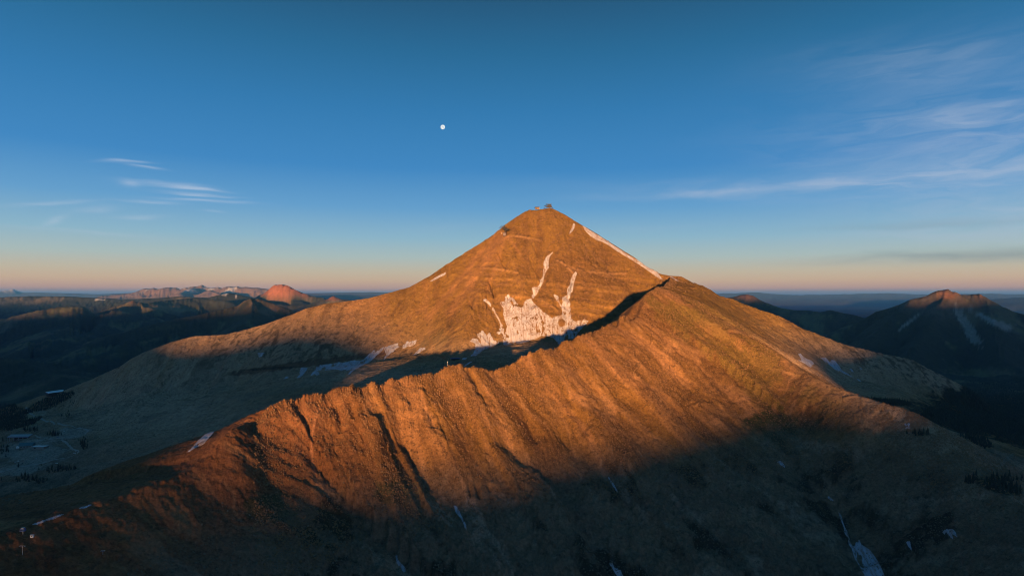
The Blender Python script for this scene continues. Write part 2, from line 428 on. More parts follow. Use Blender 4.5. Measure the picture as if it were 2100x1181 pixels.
R1 = [(-260, 1180, 500), (-100, 1130, 550), (0, 1097, 590), (63, 1076, 620), (139, 1048, 655), (209, 1027.5, 690), (243, 1020, 710), (313, 993, 750), (365, 977, 785), (393, 963, 805), (432, 937, 835), (456, 904, 870), (487, 883, 905),
      (525, 856, 945), (556, 832, 975), (586, 818.5, 995), (606, 822, 1005), (613, 817, 1008), (624, 810, 1012), (636, 810, 1018), (650, 807.5, 1025), (662, 809, 1030), (673, 806, 1036), (681, 800, 1040), (690, 796, 1045), (700, 796, 1050), (706, 792, 1053), (713, 790, 1056), (719, 793, 1058),
      (724.5, 790, 1061), (730, 796, 1064), (742, 796, 1070), (753, 792.6, 1076), (759, 786, 1079), (765, 784.5, 1082), (771, 788, 1085), (788, 787, 1093), (802, 777, 1100), (814, 779, 1106), (828, 774, 1113), (840, 770, 1120), (863, 768, 1131),
      (883, 767, 1141), (903, 761.5, 1151), (911.6, 751, 1156), (921, 750, 1161), (932, 748.5, 1166), (946, 749, 1173), (953, 753, 1177), (960.5, 752, 1181), (970, 751, 1186), (983.6, 754, 1194), (1007, 761.5, 1207), (1025, 755.5, 1218), (1040, 749, 1227),
      (1056, 742.8, 1237), (1068, 734, 1246), (1085, 723.5, 1258), (1107.5, 717, 1273), (1125, 714.5, 1286), (1141, 715, 1298), (1149, 706, 1305), (1160, 700, 1315), (1172, 698, 1325), (1185, 690, 1338), (1197.6, 685, 1350), (1220, 680, 1375),
      (1232, 671, 1388), (1239.5, 667, 1397), (1265, 660, 1428), (1270, 652, 1436), (1285, 645, 1458), (1300.6, 636.6, 1482), (1308, 629, 1495), (1313.5, 619, 1510), (1321, 609, 1525), (1329.6, 600.5, 1550), (1338, 596, 1575), (1347, 590.5, 1600),
      (1355, 590, 1720), (1362, 588, 1880), (1370, 580, 2080), (1378, 570, 2280)]
ridge('R1', R1, ([(-260, .5), (450, .55), (560, .62), (900, .70), (1340, .72), (1352, .35), (1380, .3)], [(-260, 300), (1338, 320), (1352, 110)], [(-260, .5), (1347, .66)]),
      ([(-260, .16), (365, .17), (500, .3), (600, .6), (1338, .75), (1350, 1.5)], [(-260, 260), (365, 260), (500, 150), (600, 120), (1342, 120), (1352, 60)], [(-260, .6), (365, .6), (600, .5), (1338, .5), (1350, 1.1)]),
      6, 2.0, (62, 5.0, 4.5), 3.5, (260, 2700), step=7.0, seed=5)
S1 = [(1347, 590.5, 1600), (1400, 618, 1580), (1480, 660, 1540), (1550, 700, 1492), (1600, 730, 1445), (1642, 759, 1400), (1672, 778, 1365), (1711, 795, 1330), (1751, 811, 1290), (1809, 828, 1235), (1856, 841, 1205), (1900, 870, 1150),
      (1950, 915, 1090), (2000, 965, 1030), (2050, 1010, 970), (2100, 1055, 910), (2200, 1150, 800), (2300, 1280, 700)]
ridge('S1', S1, .62, [(1347, .35), (1480, .45), (1560, .5), (2300, .6)], 10, 12, (70, 4.5, 4.5), 4, (260, 2700), step=9.0, seed=6, cap=1.0)

H += nearm * (rot_fbm(X / 7, YY / 7, 3, 77, 0.75) * 1.5 + rot_fbm(X / 24, YY / 24, 4, 79, 0.68, True) * 2.4)
for nm, lam, asp, amp, sd_ in (('R1', 15, 7, 2.6, 700), ('R1', 34, 5, 3.0, 705), ('S1', 16, 7, 2.2, 710), ('R2', 17, 6, 3.2, 720), ('R3', 17, 6, 3.2, 730), ('P1', 14, 6, 2.0, 740)):
    r0, r1, C_, Tt_, Dk_ = RINFO[nm]
    x_ = X[r0:r1]; y_ = YY[r0:r1]; wv = rot_fbm(x_ / (lam * 3), y_ / (lam * 3), 3, sd_) * lam * 1.3
    br = 0.35 + 1.3 * np.clip(rot_fbm(x_ / 140, y_ / 140, 3, sd_ + 2) + 0.35, 0, 1)          # some flanks smooth scree, some ribbed
    if nm == 'R1':
        br = br * (0.3 + 0.7 * sstep(400, 640, HX + F * U[r0:r1]))
    infl = np.exp(-np.maximum(Dk_ - 420, 0) / 120) * (1 - np.exp(-Dk_ / 14)) * (C_ > 0)
    H[r0:r1] += rot_fbm((Tt_ + wv) / lam, Dk_ / (lam * asp), 4, sd_ + 1, 0.6, True) * amp * br * infl
H += (1 - nearm) * (rot_fbm(X / 420, YY / 420, 5, 85, 0.6, True) * 26) * (YY < 20000)
H += (1 - nearm) * (rot_fbm(X / 1100, YY / 1500, 5, 88, 0.55, True) * 60) * (YY > 20000)
QE = H / YY                                      # tangent of the elevation angle seen from the drone
VIS = QE >= np.maximum.accumulate(QE, axis=0) - 1e-6


def hit(px, py, ymin=0):
    """where the line of sight of a photograph pixel meets the land"""
    u = (px - HX) / F; q = (HY - py) / F
    j = np.clip((u - us[0]) / (us[1] - us[0]), 0, NU - 1.001); j0 = int(j); f = j - j0
    col = QE[:, j0] * (1 - f) + QE[:, j0 + 1] * f
    ok = np.nonzero((col >= q) & (Ys > ymin))[0]
    if len(ok) == 0:
        return None
    i = ok[0]
    if i > 0 and col[i] != col[i - 1]:
        a = (q - col[i - 1]) / (col[i] - col[i - 1]); a = min(max(a, 0), 1)
        y = Ys[i - 1] + (Ys[i] - Ys[i - 1]) * a
    else:
        y = Ys[i]
    return Vector((u * y, y, q * y))


def ground(x, y):
    j = np.clip((x / y - us[0]) / (us[1] - us[0]), 0, NU - 1.001); j0 = int(j); f = j - j0
    i = int(np.clip(np.searchsorted(Ys, y) - 1, 0, NY - 2)); a = (y - Ys[i]) / (Ys[i + 1] - Ys[i])
    g = H[i:i + 2, j0:j0 + 2]
    return float((g[0, 0] * (1 - f) + g[0, 1] * f) * (1 - a) + (g[1, 0] * (1 - f) + g[1, 1] * f) * a)




def carve(pts, depth, width, ymin=0, taper=0.15, sharp=False, ymax=1e9, grow=0.0):
    """cut a gully (or with a negative depth raise a rib) along a line drawn down the slope"""
    h_ = [hit(a, b, ymin) for a, b in pts]
    h_ = [v for v in h_ if v is not None and v.y < ymax]
    if len(h_) < 2:
        return
    o = np.array([(v.x, v.y) for v in h_]); sg = np.r_[0, np.cumsum(np.hypot(*np.diff(o, axis=0).T))]
    w4 = width * (3.0 + 3 * grow)
    i0 = max(0, int(np.searchsorted(Ys, o[:, 1].min() - w4))); i1 = min(NY, int(np.searchsorted(Ys, o[:, 1].max() + w4)))
    ulo = ((o[:, 0] - w4) / o[:, 1]).min(); uhi = ((o[:, 0] + w4) / o[:, 1]).max()
    j0 = max(0, int(np.searchsorted(us, ulo))); j1 = min(NU, int(np.searchsorted(us, uhi)))
    if i1 <= i0 or j1 <= j0:
        return
    x = X[i0:i1, j0:j1]; y = YY[i0:i1, j0:j1]
    wob = rot_fbm(x / (width * 2.2), y / (width * 2.2), 3, 300) * width * 0.55
    bd = np.full(x.shape, 1e9, np.float32); bt = np.zeros(x.shape, np.float32)
    for k in range(len(o) - 1):
        d = o[k + 1] - o[k]; L = max(np.hypot(*d), 1e-6)
        t = np.clip(((x - o[k, 0]) * d[0] + (y - o[k, 1]) * d[1]) / L, 0, L)
        dd = np.hypot(x - o[k, 0] - t * d[0] / L, y - o[k, 1] - t * d[1] / L)
        m = dd < bd; bd = np.where(m, dd, bd); bt = np.where(m, t + sg[k], bt)
    tt = bt / sg[-1]
    env = sstep(0, taper, tt) * sstep(0, taper, 1 - tt)
    ww = width * (1 + grow * tt)
    dn = np.abs(bd + wob * 0.6) / ww
    sh = np.maximum(0, 1 - dn) ** 1.2 if sharp else np.exp(-dn * dn)
    H[i0:i1, j0:j1] -= depth * env * sh


def face_mask(boxes):
    px = HX + F * U; py = HY - F * H / YY
    m = 0
    for cx, cy, rx, ry in boxes:
        m = np.maximum(m, np.exp(-(((px - cx) / rx) ** 2 + ((py - cy) / ry) ** 2)))
    return m * (YY > 1750) * (YY < 2520)


def fit_crest(name, pts, sig, jag=0.0, seed=0, pxr=None, ef=30, lim=25):
    """nudge a crest so that its height along its whole length is the surveyed one"""
    r0, r1, C, Tt, Dk = RINFO[name]
    p = np.array([q[:3] for q in pts], float); p = p[np.argsort(p[:, 0])]
    pxu = HX + F * us
    ty = np.interp(pxu, p[:, 0], p[:, 2]); tq = (HY - np.interp(pxu, p[:, 0], p[:, 1])) / F
    if jag:
        jn = rot_fbm(pxu / 8.0, pxu * 0 + 7.7, 4, seed, 0.75) * jag
        if pxr:
            jn = jn * sstep(pxr[0], pxr[0] + 60, pxu) * (1 - sstep(pxr[1] - 60, pxr[1], pxu))
        tq = tq + jn / F
    for _ in range(2):
        q = H[r0:r1] / YY[r0:r1]
        nearc = np.abs(YY[r0:r1] - ty[None]) < ty[None] * 0.05
        mq = np.where(nearc, q, -9).max(0)
        ok = (mq > -8) & (pxu > p[0, 0]) & (pxu < p[-1, 0] - 2)
        fade = sstep(p[0, 0], p[0, 0] + ef, pxu) * (1 - sstep(p[-1, 0] - 2 - ef, p[-1, 0] - 2, pxu))
        dz = np.where(ok, (tq - mq) * ty, 0) * fade; dz = np.clip(dz, -lim, lim)
        H[r0:r1] += dz[None] * np.exp(-(Dk / sig) ** 2)


for nm, sg_, jg in (('f4', 350, 0.9), ('mesa', 150, 0.5), ('f11', 110, 0.8), ('f10', 130, 0.6), ('f8', 120, 0.5), ('f7', 140, 0.3), ('bump', 90, 0.3), ('f1', 500, 0.3), ('f5', 200, 0.4)):
    fit_crest(nm, FARP[nm], sg_, jg, 410 + len(nm) * 3, None, 4, 260)
fit_crest('R1', [q for q in R1 if 480 < q[0] < 1345], 14, 7.0, 400, (560, 1345), 45)
fit_crest('R2', [q for q in R2 if q[0] > -200], 30, 0.8, 401)
fit_crest('R3', [q for q in R3 if q[0] < 2010], 26, 2.0, 402, (1420, 2000))

# rock structure of the big face: ledges following the beds, cracks, couloirs
mk = face_mask([(1250, 610, 110, 70), (1090, 610, 80, 60), (1190, 640, 90, 40), (1010, 580, 70, 60)])
mk = np.clip(mk * 1.4, 0, 1) * (1 - np.clip(1.5 * face_mask([(1075, 665, 62, 38), (1165, 665, 22, 34), (995, 700, 30, 24)]), 0, 1))
H += mk * (rot_fbm(X / 34, YY / 34, 5, 200, 0.62, True) * 5.5 + rot_fbm(X / 12, YY / 12, 3, 210) * 1.6)
up_mk = np.clip(face_mask([(1110, 480, 100, 60), (1180, 540, 110, 60), (990, 560, 90, 70)]) * 1.3, 0, 1)
gu = (X + 0.14 * YY)
H += up_mk * rot_fbm(gu / 16, YY / 120, 4, 220, 0.6, True) * 2.6
bed = H + 0.10 * X + rot_fbm(X / 120, YY / 120, 3, 230) * 10
for per, amp in ((31.0, 6.5), (12.0, 2.6)):
    ph = bed / per - np.floor(bed / per)
    H += mk * amp * (sstep(0.55, 0.95, ph) - ph) * (0.6 + 0.8 * np.clip(rot_fbm(X / 70, YY / 70, 2, 240) + 0.4, 0, 1))
for per, amp, (cx, cy, rx, ry) in ((34.0, 4.0, (1640, 670, 130, 26)), (30.0, 3.5, (1800, 735, 130, 22)), (24.0, 3.0, (640, 735, 140, 14)), (30.0, 2.2, (560, 700, 160, 30))):
    m_ = face_mask([(cx, cy, rx, ry)]); ph = (H + rot_fbm(X / 90, YY / 90, 2, 250) * 9) / per; ph = ph - np.floor(ph)
    H += m_ * (amp * (sstep(0.55, 0.95, ph) - ph) + rot_fbm(X / 22, YY / 60, 4, 251, 0.6, True) * 3.0)
QE = H / YY
B = 1700
carve([(1176, 462), (1166, 482), (1150, 502), (1134, 518), (1122, 545), (1114, 575), (1100, 604), (1085, 630), (1070, 660)], 16, 13, B, 0.2)
carve([(1183, 556), (1176, 575), (1168, 600), (1163, 630), (1163, 660), (1150, 690)], 15, 12, B, 0.2)
carve([(1130, 600), (1142, 620), (1152, 640)], 7, 8, B)
carve([(990, 610), (1003, 625), (1020, 655), (1030, 680)], 8, 9, B)
carve([(1018, 515), (1027, 523), (1031, 540), (1044, 556)], 18, 6, B, 0.25, True)
carve([(1003, 575), (1010, 592), (1018, 612)], 30, 8, B, 0.25, True)
carve([(960, 612), (970, 628), (977, 642)], 22, 8, B, 0.25, True)
carve([(1085, 520), (1095, 545), (1107, 572)], 18, 8, B, 0.25, True)
carve([(1092, 495), (1100, 515), (1106, 530)], 14, 7, B, 0.25, True)
carve([(1172, 510), (1175, 525), (1172, 552)], 10, 5, B, 0.3, True)
carve([(1110, 475), (1113, 495), (1120, 512)], 4, 7, B)
carve([(1128, 470), (1132, 490), (1135, 505)], 4, 7, B)
carve([(1160, 470), (1150, 500), (1135, 535)], -8, 22, B, 0.3)
carve([(1205, 520), (1190, 545), (1183, 575)], -7, 24, B, 0.3)
carve([(1060, 560), (1068, 590), (1072, 620)], -12, 20, B, 0.3)
carve([(1038, 590), (1048, 612), (1056, 640)], -8, 14, B, 0.3)
# ledges with pale scree under the two cliff bands
carve([(1040, 484), (1060, 484), (1085, 488), (1108, 493)], 4.5, 7, B, 0.1)
carve([(1142, 534), (1160, 542), (1185, 553), (1215, 557), (1250, 561), (1285, 560)], 5.0, 8, B, 0.1)
# gullies and ribs of the near slope
N1 = 0
carve([(782, 842), (776, 870), (772, 910), (776, 945), (790, 962)], -11, 16, N1, 0.3)
carve([(800, 846), (816, 880), (842, 915), (872, 958), (905, 1000), (932, 1036), (955, 1085)], 19, 17, N1, 0.22, grow=0.5)
carve([(838, 842), (850, 870), (858, 905)], 6, 9, N1)
carve([(876, 838), (884, 860), (892, 885)], 6, 8, N1)
carve([(860, 790), (868, 830), (880, 880), (905, 930)], -6, 16, N1)
carve([(960, 756), (975, 785), (990, 815)], 7, 9, N1)
carve([(1008, 868), (1030, 895), (1065, 925), (1110, 960), (1160, 1000), (1200, 1040)], 15, 19, N1, 0.22, grow=0.5)
carve([(1040, 790), (1070, 840), (1110, 900), (1150, 950)], -7, 24, N1)
carve([(1078, 860), (1090, 885), (1105, 915)], 7, 8, N1)
carve([(1130, 855), (1160, 900), (1200, 935), (1240, 972), (1275, 1020)], 11, 15, N1, 0.25, grow=0.6)
carve([(1180, 800), (1215, 860), (1260, 920), (1310, 980)], -6, 24, N1)
carve([(1160, 800), (1185, 850), (1210, 890)], 6, 12, N1)
carve([(1230, 740), (1280, 820), (1340, 900), (1400, 960)], 7, 18, N1, 0.3, grow=0.6)
carve([(1260, 700), (1310, 780), (1370, 860), (1430, 930)], -6, 22, N1, 0.3)
carve([(1330, 720), (1390, 800), (1450, 870), (1520, 950)], 7, 20, N1, 0.3, grow=0.6)
carve([(1420, 700), (1480, 790), (1540, 880), (1590, 950)], 8, 24, N1, 0.3, grow=0.6)
carve([(640, 850), (636, 900), (642, 950), (655, 1005)], 1.6, 4, N1, 0.1)
carve([(690, 820), (697, 850), (702, 885)], 8, 8, N1)
carve([(716, 812), (724, 835), (730, 855)], 6, 7, N1)
carve([(672, 860), (664, 930), (690, 1010), (720, 1080)], 7, 22, N1)
carve([(560, 860), (545, 920), (560, 1000), (600, 1080)], 9, 26, N1)
carve([(505, 880), (480, 930), (490, 1000)], -6, 24, N1)
carve([(960, 985), (965, 1005), (962, 1025)], 8, 6, N1, 0.3, True)
carve([(978, 985), (981, 1010), (984, 1030)], 9, 6, N1, 0.3, True)
carve([(1000, 990), (1006, 1010)], 7, 5, N1, 0.3, True)
carve([(1695, 1015), (1712, 1035), (1730, 1080), (1750, 1120), (1790, 1170)], 14, 18, N1, 0.15, grow=0.6)
carve([(1600, 940), (1650, 990), (1700, 1060)], 7, 20, N1)
carve([(1640, 830), (1655, 850), (1690, 860)], 9, 16, N1)
# broken rocky ground low on the near slope
px_ = HX + F * U; py_ = HY - F * H / YY
low = np.clip(sstep(-255, -330, H) * (YY < 1500) * sstep(560, 700, px_), 0, 1)
H += low * (rot_fbm(X / 26, YY / 26, 5, 260, 0.7, True) * 7.0)
del px_, py_
QE = H / YY
VIS = QE >= np.maximum.accumulate(QE, axis=0) - 1e-6

# ------------------------------------------------------------------ materials
def new_mat(name):
    m = bpy.data.materials.new(name); m.use_nodes = True
    return m, NT(m.node_tree)


def ground_mat(name='mountain_ground', near=True):
    m, g = new_mat(name)
    at = g.n('ShaderNodeAttribute', attribute_name='albedo')
    geo = g.n('ShaderNodeNewGeometry')
    n1 = g.noise(geo.outputs['Position'], 0.22, 6.0, 0.8)
    n2 = g.noise(geo.outputs['Position'], 0.022, 6.0, 0.65)
    v = g.m('MAXIMUM', 0.25, g.m('ADD', g.m('MULTIPLY', g.m('SUBTRACT', n1, 0.5), 2.6), g.m('ADD', 1.0, g.m('MULTIPLY', g.m('SUBTRACT', n2, 0.5), 1.1))))
    cv = g.n('ShaderNodeCombineXYZ')
    for i in range(3):
        g.link(v, cv.inputs[i])
    col = g.mix(1.0, at.outputs['Color'], cv.outputs[0], 'MULTIPLY')
    # dark outcrops, painted shade in the gaps between boulders, and paler blocks
    n3 = g.noise(geo.outputs['Position'], 0.085, 7.0, 0.72)
    n4 = g.noise(geo.outputs['Position'], 0.19, 5.0, 0.75)
    dk = g.m('MULTIPLY', g.m('MULTIPLY', g.m('SUBTRACT', n3, 0.555), 14.0, clamp=True), 0.55 if near else 0.0)
    col = g.mix(dk, col, (0.035, 0.024, 0.016))
    lt = g.m('MULTIPLY', g.m('MULTIPLY', g.m('SUBTRACT', n4, 0.585), 16.0, clamp=True), 0.35 if near else 0.0)
    col = g.mix(lt, col, (0.34, 0.19, 0.085))
    b = g.n('ShaderNodeBsdfPrincipled'); g.link(col, b.inputs['Base Color']); b.inputs['Roughness'].default_value = 0.95
    b.inputs['Specular IOR Level'].default_value = 0.1
    bump = g.n('ShaderNodeBump'); bump.inputs['Strength'].default_value = 1.0; bump.inputs['Distance'].default_value = 3.2
    g.link(g.noise(geo.outputs['Position'], 0.16, 7.0, 0.75), bump.inputs['Height']); g.link(bump.outputs[0], b.inputs['Normal'])
    o = g.n('ShaderNodeOutputMaterial'); g.link(b.outputs[0], o.inputs[0])
    return m


def plain(name, col, rough=0.7, metal=0.0, var=0.15, scale=0.8):
    m, g = new_mat(name)
    geo = g.n('ShaderNodeNewGeometry')
    nz = g.noise(geo.outputs['Position'], scale, 4.0, 0.6)
    c = g.mix(nz, tuple(v * (1 - var) for v in col), tuple(min(1, v * (1 + var)) for v in col))
    b = g.n('ShaderNodeBsdfPrincipled'); g.link(c, b.inputs['Base Color']); b.inputs['Roughness'].default_value = rough
    b.inputs['Metallic'].default_value = metal
    o = g.n('ShaderNodeOutputMaterial'); g.link(b.outputs[0], o.inputs[0])
    return m


GROUND = ground_mat()
FARGROUND = ground_mat('hill_ground', False)

# ------------------------------------------------------------------ ground colours (what the surface is made of)
def mixc(A_, col, m):
    return A_ + (np.array(col, np.float32) - A_) * np.clip(m, 0, 1)[..., None]


gy, gx = np.gradient(H)
dYr = np.gradient(Ys)[:, None]; dXr = (us[1] - us[0]) * YY
SL = np.hypot(gy / dYr, gx / dXr)                 # steepness
n_big = rot_fbm(X / 260, YY / 260, 4, 101)
n_mid = rot_fbm(X / 60, YY / 60, 4, 111)
n_fin = rot_fbm(X / 14, YY / 14, 3, 121)
n_far = rot_fbm(X / 700, YY / 1100, 6, 131, 0.6)
n_far2 = rot_fbm(X / 250, YY / 500, 5, 136, 0.6)
PX = HX + F * U; PY = HY - F * QE


def streak(name, lam, asp, seed):
    """noise drawn out down the fall line of a ridge's flanks"""
    r0, r1, C, Tt, Dk = RINFO[name]
    o_ = np.zeros(H.shape, np.float32)
    wv = rot_fbm(X[r0:r1] / (lam * 4), YY[r0:r1] / (lam * 4), 2, seed) * lam
    o_[r0:r1] = rot_fbm((Tt + wv) / lam, Dk / (lam * asp), 4, seed + 1, 0.6)
    return o_


def spot(cx, cy, rx, ry, tilt=0.0, y0=0, y1=1e9):
    """soft patch of ground around the place that shows at a photograph pixel"""
    c, s_ = math.cos(R(tilt)), math.sin(R(tilt))
    a_ = (PX - cx) * c + (PY - cy) * s_; b_ = -(PX - cx) * s_ + (PY - cy) * c
    return np.exp(-((a_ / rx) ** 2 + (b_ / ry) ** 2)) * ((YY >= y0) & (YY <= y1) & VIS)


def paint(col, m):
    global alb
    alb = mixc(alb, col, m)


def patchy(m, nz, lo=0.35, hi=0.6, a_=0.5):
    return sstep(lo, hi, m + a_ * nz * np.minimum(1, m * 4))


alb = np.zeros(X.shape + (3,), np.float32) + np.array((0.190, 0.096, 0.026), np.float32)
st1 = streak('R1', 46, 7, 500); st1b = streak('R1', 14, 9, 510); st2 = streak('R2', 34, 6, 520); st3 = streak('R3', 40, 6, 530); stS = streak('S1', 34, 7, 540)
near_all = 1 - sstep(2700, 3600, YY)
paint((0.165, 0.085, 0.030), sstep(-0.2, 0.5, n_big) * 0.7)
paint((0.110, 0.058, 0.027), sstep(0.05, 0.6, n_mid) * 0.5)
fg = (YY < 1640) * 1.0
paint((0.310, 0.155, 0.070), fg * sstep(0.0, 0.4, st1) * 0.75)            # pale scree chutes
paint((0.120, 0.058, 0.026), fg * sstep(0.05, 0.5, -st1) * 0.7)
paint((0.330, 0.170, 0.078), fg * sstep(0.08, 0.4, st1b) * 0.5)
paint((0.090, 0.045, 0.022), fg * sstep(0.08, 0.4, -st1b) * 0.4)
paint((0.205, 0.080, 0.038), fg * sstep(900, 600, PX) * 0.7)               # redder stone to the left
paint((0.100, 0.062, 0.030), fg * sstep(0.05, 0.4, stS) * 0.45 * sstep(1400, 1600, PX))
# thin pale debris lines and dark rills running straight down the fall line
for nm_, lam_, sd_, k1_, k2_ in (('R1', 30, 760, 0.85, 0.7), ('R1', 13, 763, 0.6, 0.5), ('S1', 26, 766, 0.6, 0.6), ('R2', 24, 769, 0.45, 0.5), ('R3', 24, 772, 0.45, 0.5)):
    r0, r1, C_, Tt_, Dk_ = RINFO[nm_]
    x_ = X[r0:r1]; y_ = YY[r0:r1]; g_ = (Tt_ + rot_fbm(x_ / 90, y_ / 90, 3, sd_) * 26) / lam_
    a1 = 1 - np.abs(vnoise(g_, Dk_ / (lam_ * 13), sd_ + 1)) * 2; a2 = 1 - np.abs(vnoise(g_ + 31.7, Dk_ / (lam_ * 13), sd_ + 2)) * 2
    gate = (C_ > 0) * (1 - np.exp(-Dk_ / 25)) * np.clip(0.35 + 1.4 * rot_fbm(x_ / 110, y_ / 110, 3, sd_ + 3), 0, 1) * (fg[r0:r1] if nm_ in ('R1', 'S1') else (y_ > 1700))
    for f_, c_, k_ in ((a1, (0.36, 0.19, 0.090), k1_), (a2, (0.075, 0.036, 0.018), k2_)):
        m_ = np.zeros(H.shape, np.float32); m_[r0:r1] = sstep(0.72, 0.97, f_) * gate
        paint(c_, m_ * k_)
# olive turf
turf = (0.125, 0.082, 0.020)
for a_ in ((1450, 660, 110, 60, 30), (1560, 760, 90, 70, 40), (1400, 640, 60, 30, 20), (1680, 815, 70, 40, 30), (1490, 640, 100, 18, 35)):
    paint(turf, patchy(spot(*a_), n_mid * 1.2 + n_fin * 0.8, 0.3, 0.75) * 0.7)
for a_ in ((1590, 880, 40, 40, 0, 0, 1600), (1545, 870, 25, 25), (700, 1090, 60, 40), (820, 1010, 60, 25), (560, 1040, 60, 30), (820, 770, 60, 22, -20, 1400),
           (880, 700, 35, 10, -40, 1400), (600, 800, 130, 18, -8, 1300), (470, 805, 60, 14, 0, 1300), (430, 770, 26, 20, 0, 1300), (250, 895, 60, 22, 0, 1300), (1760, 790, 80, 40, 20, 1500), (1820, 760, 60, 20, 20, 1500), (910, 700, 20, 6, -40, 1700)):
    paint((0.030, 0.045, 0.012), patchy(spot(*a_), n_mid + n_fin, 0.3, 0.6) * 0.8)
# broken rock low on the near slope, dark clumps, shade tone painted in
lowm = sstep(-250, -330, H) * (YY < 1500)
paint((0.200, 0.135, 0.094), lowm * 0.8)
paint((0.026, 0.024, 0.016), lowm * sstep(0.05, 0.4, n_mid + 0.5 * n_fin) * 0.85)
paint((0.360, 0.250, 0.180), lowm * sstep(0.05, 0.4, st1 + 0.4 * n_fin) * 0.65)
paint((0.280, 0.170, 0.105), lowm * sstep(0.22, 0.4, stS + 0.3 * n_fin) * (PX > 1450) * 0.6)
paint((0.050, 0.040, 0.020), patchy(spot(1670, 860, 36, 36, 0, 0, 1700), n_fin * 1.5, 0.4, 0.8) * 0.6)
paint((0.040, 0.030, 0.016), patchy(spot(700, 1060, 70, 60, 0, 0, 1500), n_fin + n_mid, 0.35, 0.7) * 0.8)
# the worn footpath down the near slope
for (x0, y0), (x1, y1) in zip([(652, 838), (645, 870), (640, 900), (638, 930), (643, 955), (648, 980), (655, 1005)][:-1], [(645, 870), (640, 900), (638, 930), (643, 955), (648, 980), (655, 1005)]):
    L = math.hypot(x1 - x0, y1 - y0); t = np.clip(((PX - x0) * (x1 - x0) + (PY - y0) * (y1 - y0)) / L, 0, L)
    paint((0.40, 0.19, 0.10), np.exp(-(np.hypot(PX - x0 - t * (x1 - x0) / L + n_fin * 2, PY - y0 - t * (y1 - y0) / L) / 2.3) ** 2) * VIS * (YY < 1500) * 0.8)
# rear faces
greyer = np.clip(spot(330, 790, 330, 120, -20, 1300) + spot(1800, 770, 200, 70, 20, 1500) + spot(1850, 850, 200, 60, 35, 900, 1700), 0, 1)
paint((0.400, 0.275, 0.185), greyer * 0.9)  # raised albedo, lifts and neutralises the shade on these flanks
paint((0.170, 0.120, 0.080), greyer * sstep(0.1, 0.45, n_mid + 0.5 * n_fin) * 0.7)
far_n = (YY > 1640) * near_all
paint((0.150, 0.074, 0.026), far_n * sstep(0.0, 0.5, st3) * (PX > 1080) * 0.6)
paint((0.195, 0.112, 0.024), far_n * (PX > 800) * 0.55)
paint((0.100, 0.050, 0.020), far_n * sstep(0.0, 0.5, st2) * 0.55)
paint((0.260, 0.130, 0.052), far_n * sstep(0.1, 0.6, -st2) * 0.6)
strat = np.sin((H + 0.10 * X + rot_fbm(X / 120, YY / 120, 3, 230) * 10) / 3.0) * 0.5 + np.sin((H + 0.10 * X) / 11.0 + n_mid * 2) * 0.5
cliff = np.clip(spot(1250, 600, 110, 75, 8, 1700) + spot(1090, 640, 90, 30, 0, 1700) + spot(1020, 590, 70, 45, 0, 1700) + spot(1190, 645, 90, 34, 0, 1700), 0, 1)
brk = np.clip(0.55 + 1.6 * rot_fbm(X / 38, YY / 38, 4, 260, 0.65), 0, 1)
paint((0.080, 0.040, 0.014), cliff * (0.35 + 0.65 * brk) * sstep(0.1, 0.7, strat + 0.8 * n_fin) * 0.75)
paint((0.330, 0.175, 0.065), cliff * (0.3 + 0.7 * (1 - brk)) * sstep(0.15, 0.7, -strat + 0.8 * n_fin) * 0.7)
paint((0.075, 0.040, 0.020), far_n * sstep(0.35, 0.6, n_fin + n_mid * 0.5) * sstep(0.55, 0.8, SL) * 0.5)
for pts_ in ([(1040, 485), (1060, 484.5), (1085, 488.5), (1108, 494)], [(1143, 535), (1160, 543.5), (1185, 554), (1215, 558), (1250, 562), (1285, 561)], [(1150, 538), (1165, 550), (1176, 561)],
             [(985, 550), (1010, 551), (1040, 555), (1062, 560)], [(1096, 611), (1112, 617), (1130, 627), (1144, 637)], [(1262, 628), (1280, 622), (1296, 617)], [(1268, 617), (1285, 613), (1292, 611)]):
    for (x0, y0), (x1, y1) in zip(pts_[:-1], pts_[1:]):
        L = math.hypot(x1 - x0, y1 - y0); t = np.clip(((PX - x0) * (x1 - x0) + (PY - y0) * (y1 - y0)) / L, 0, L)
        dd = np.hypot(PX - x0 - t * (x1 - x0) / L, PY - y0 - t * (y1 - y0) / L)
        paint((0.36, 0.20, 0.095), (np.exp(-(dd / 1.7) ** 2) * VIS * (YY > 1700)) * np.clip(0.7 + n_fin, 0.2, 1))
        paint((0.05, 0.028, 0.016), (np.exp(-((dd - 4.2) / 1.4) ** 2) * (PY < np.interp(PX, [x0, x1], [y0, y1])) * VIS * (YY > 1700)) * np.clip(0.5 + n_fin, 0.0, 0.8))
# pale scree fans under the tower
for pts_, w_, k_ in (([(1030, 484), (1000, 530), (965, 580), (925, 640)], 9, 0.5), ([(1036, 486), (1022, 530), (1000, 590)], 4, 0.4), ([(1026, 484), (985, 520), (930, 590), (880, 650)], 7, 0.45), ([(1040, 486), (1055, 503), (1066, 520)], 2.5, 0.5)):
    for (x0, y0), (x1, y1) in zip(pts_[:-1], pts_[1:]):
        L = math.hypot(x1 - x0, y1 - y0); t = np.clip(((PX - x0) * (x1 - x0) + (PY - y0) * (y1 - y0)) / L, 0, L)
        dd = np.hypot(PX - x0 - t * (x1 - x0) / L, PY - y0 - t * (y1 - y0) / L)
        paint((0.34, 0.165, 0.072), np.exp(-(dd / w_) ** 2) * VIS * (YY > 1800) * k_)
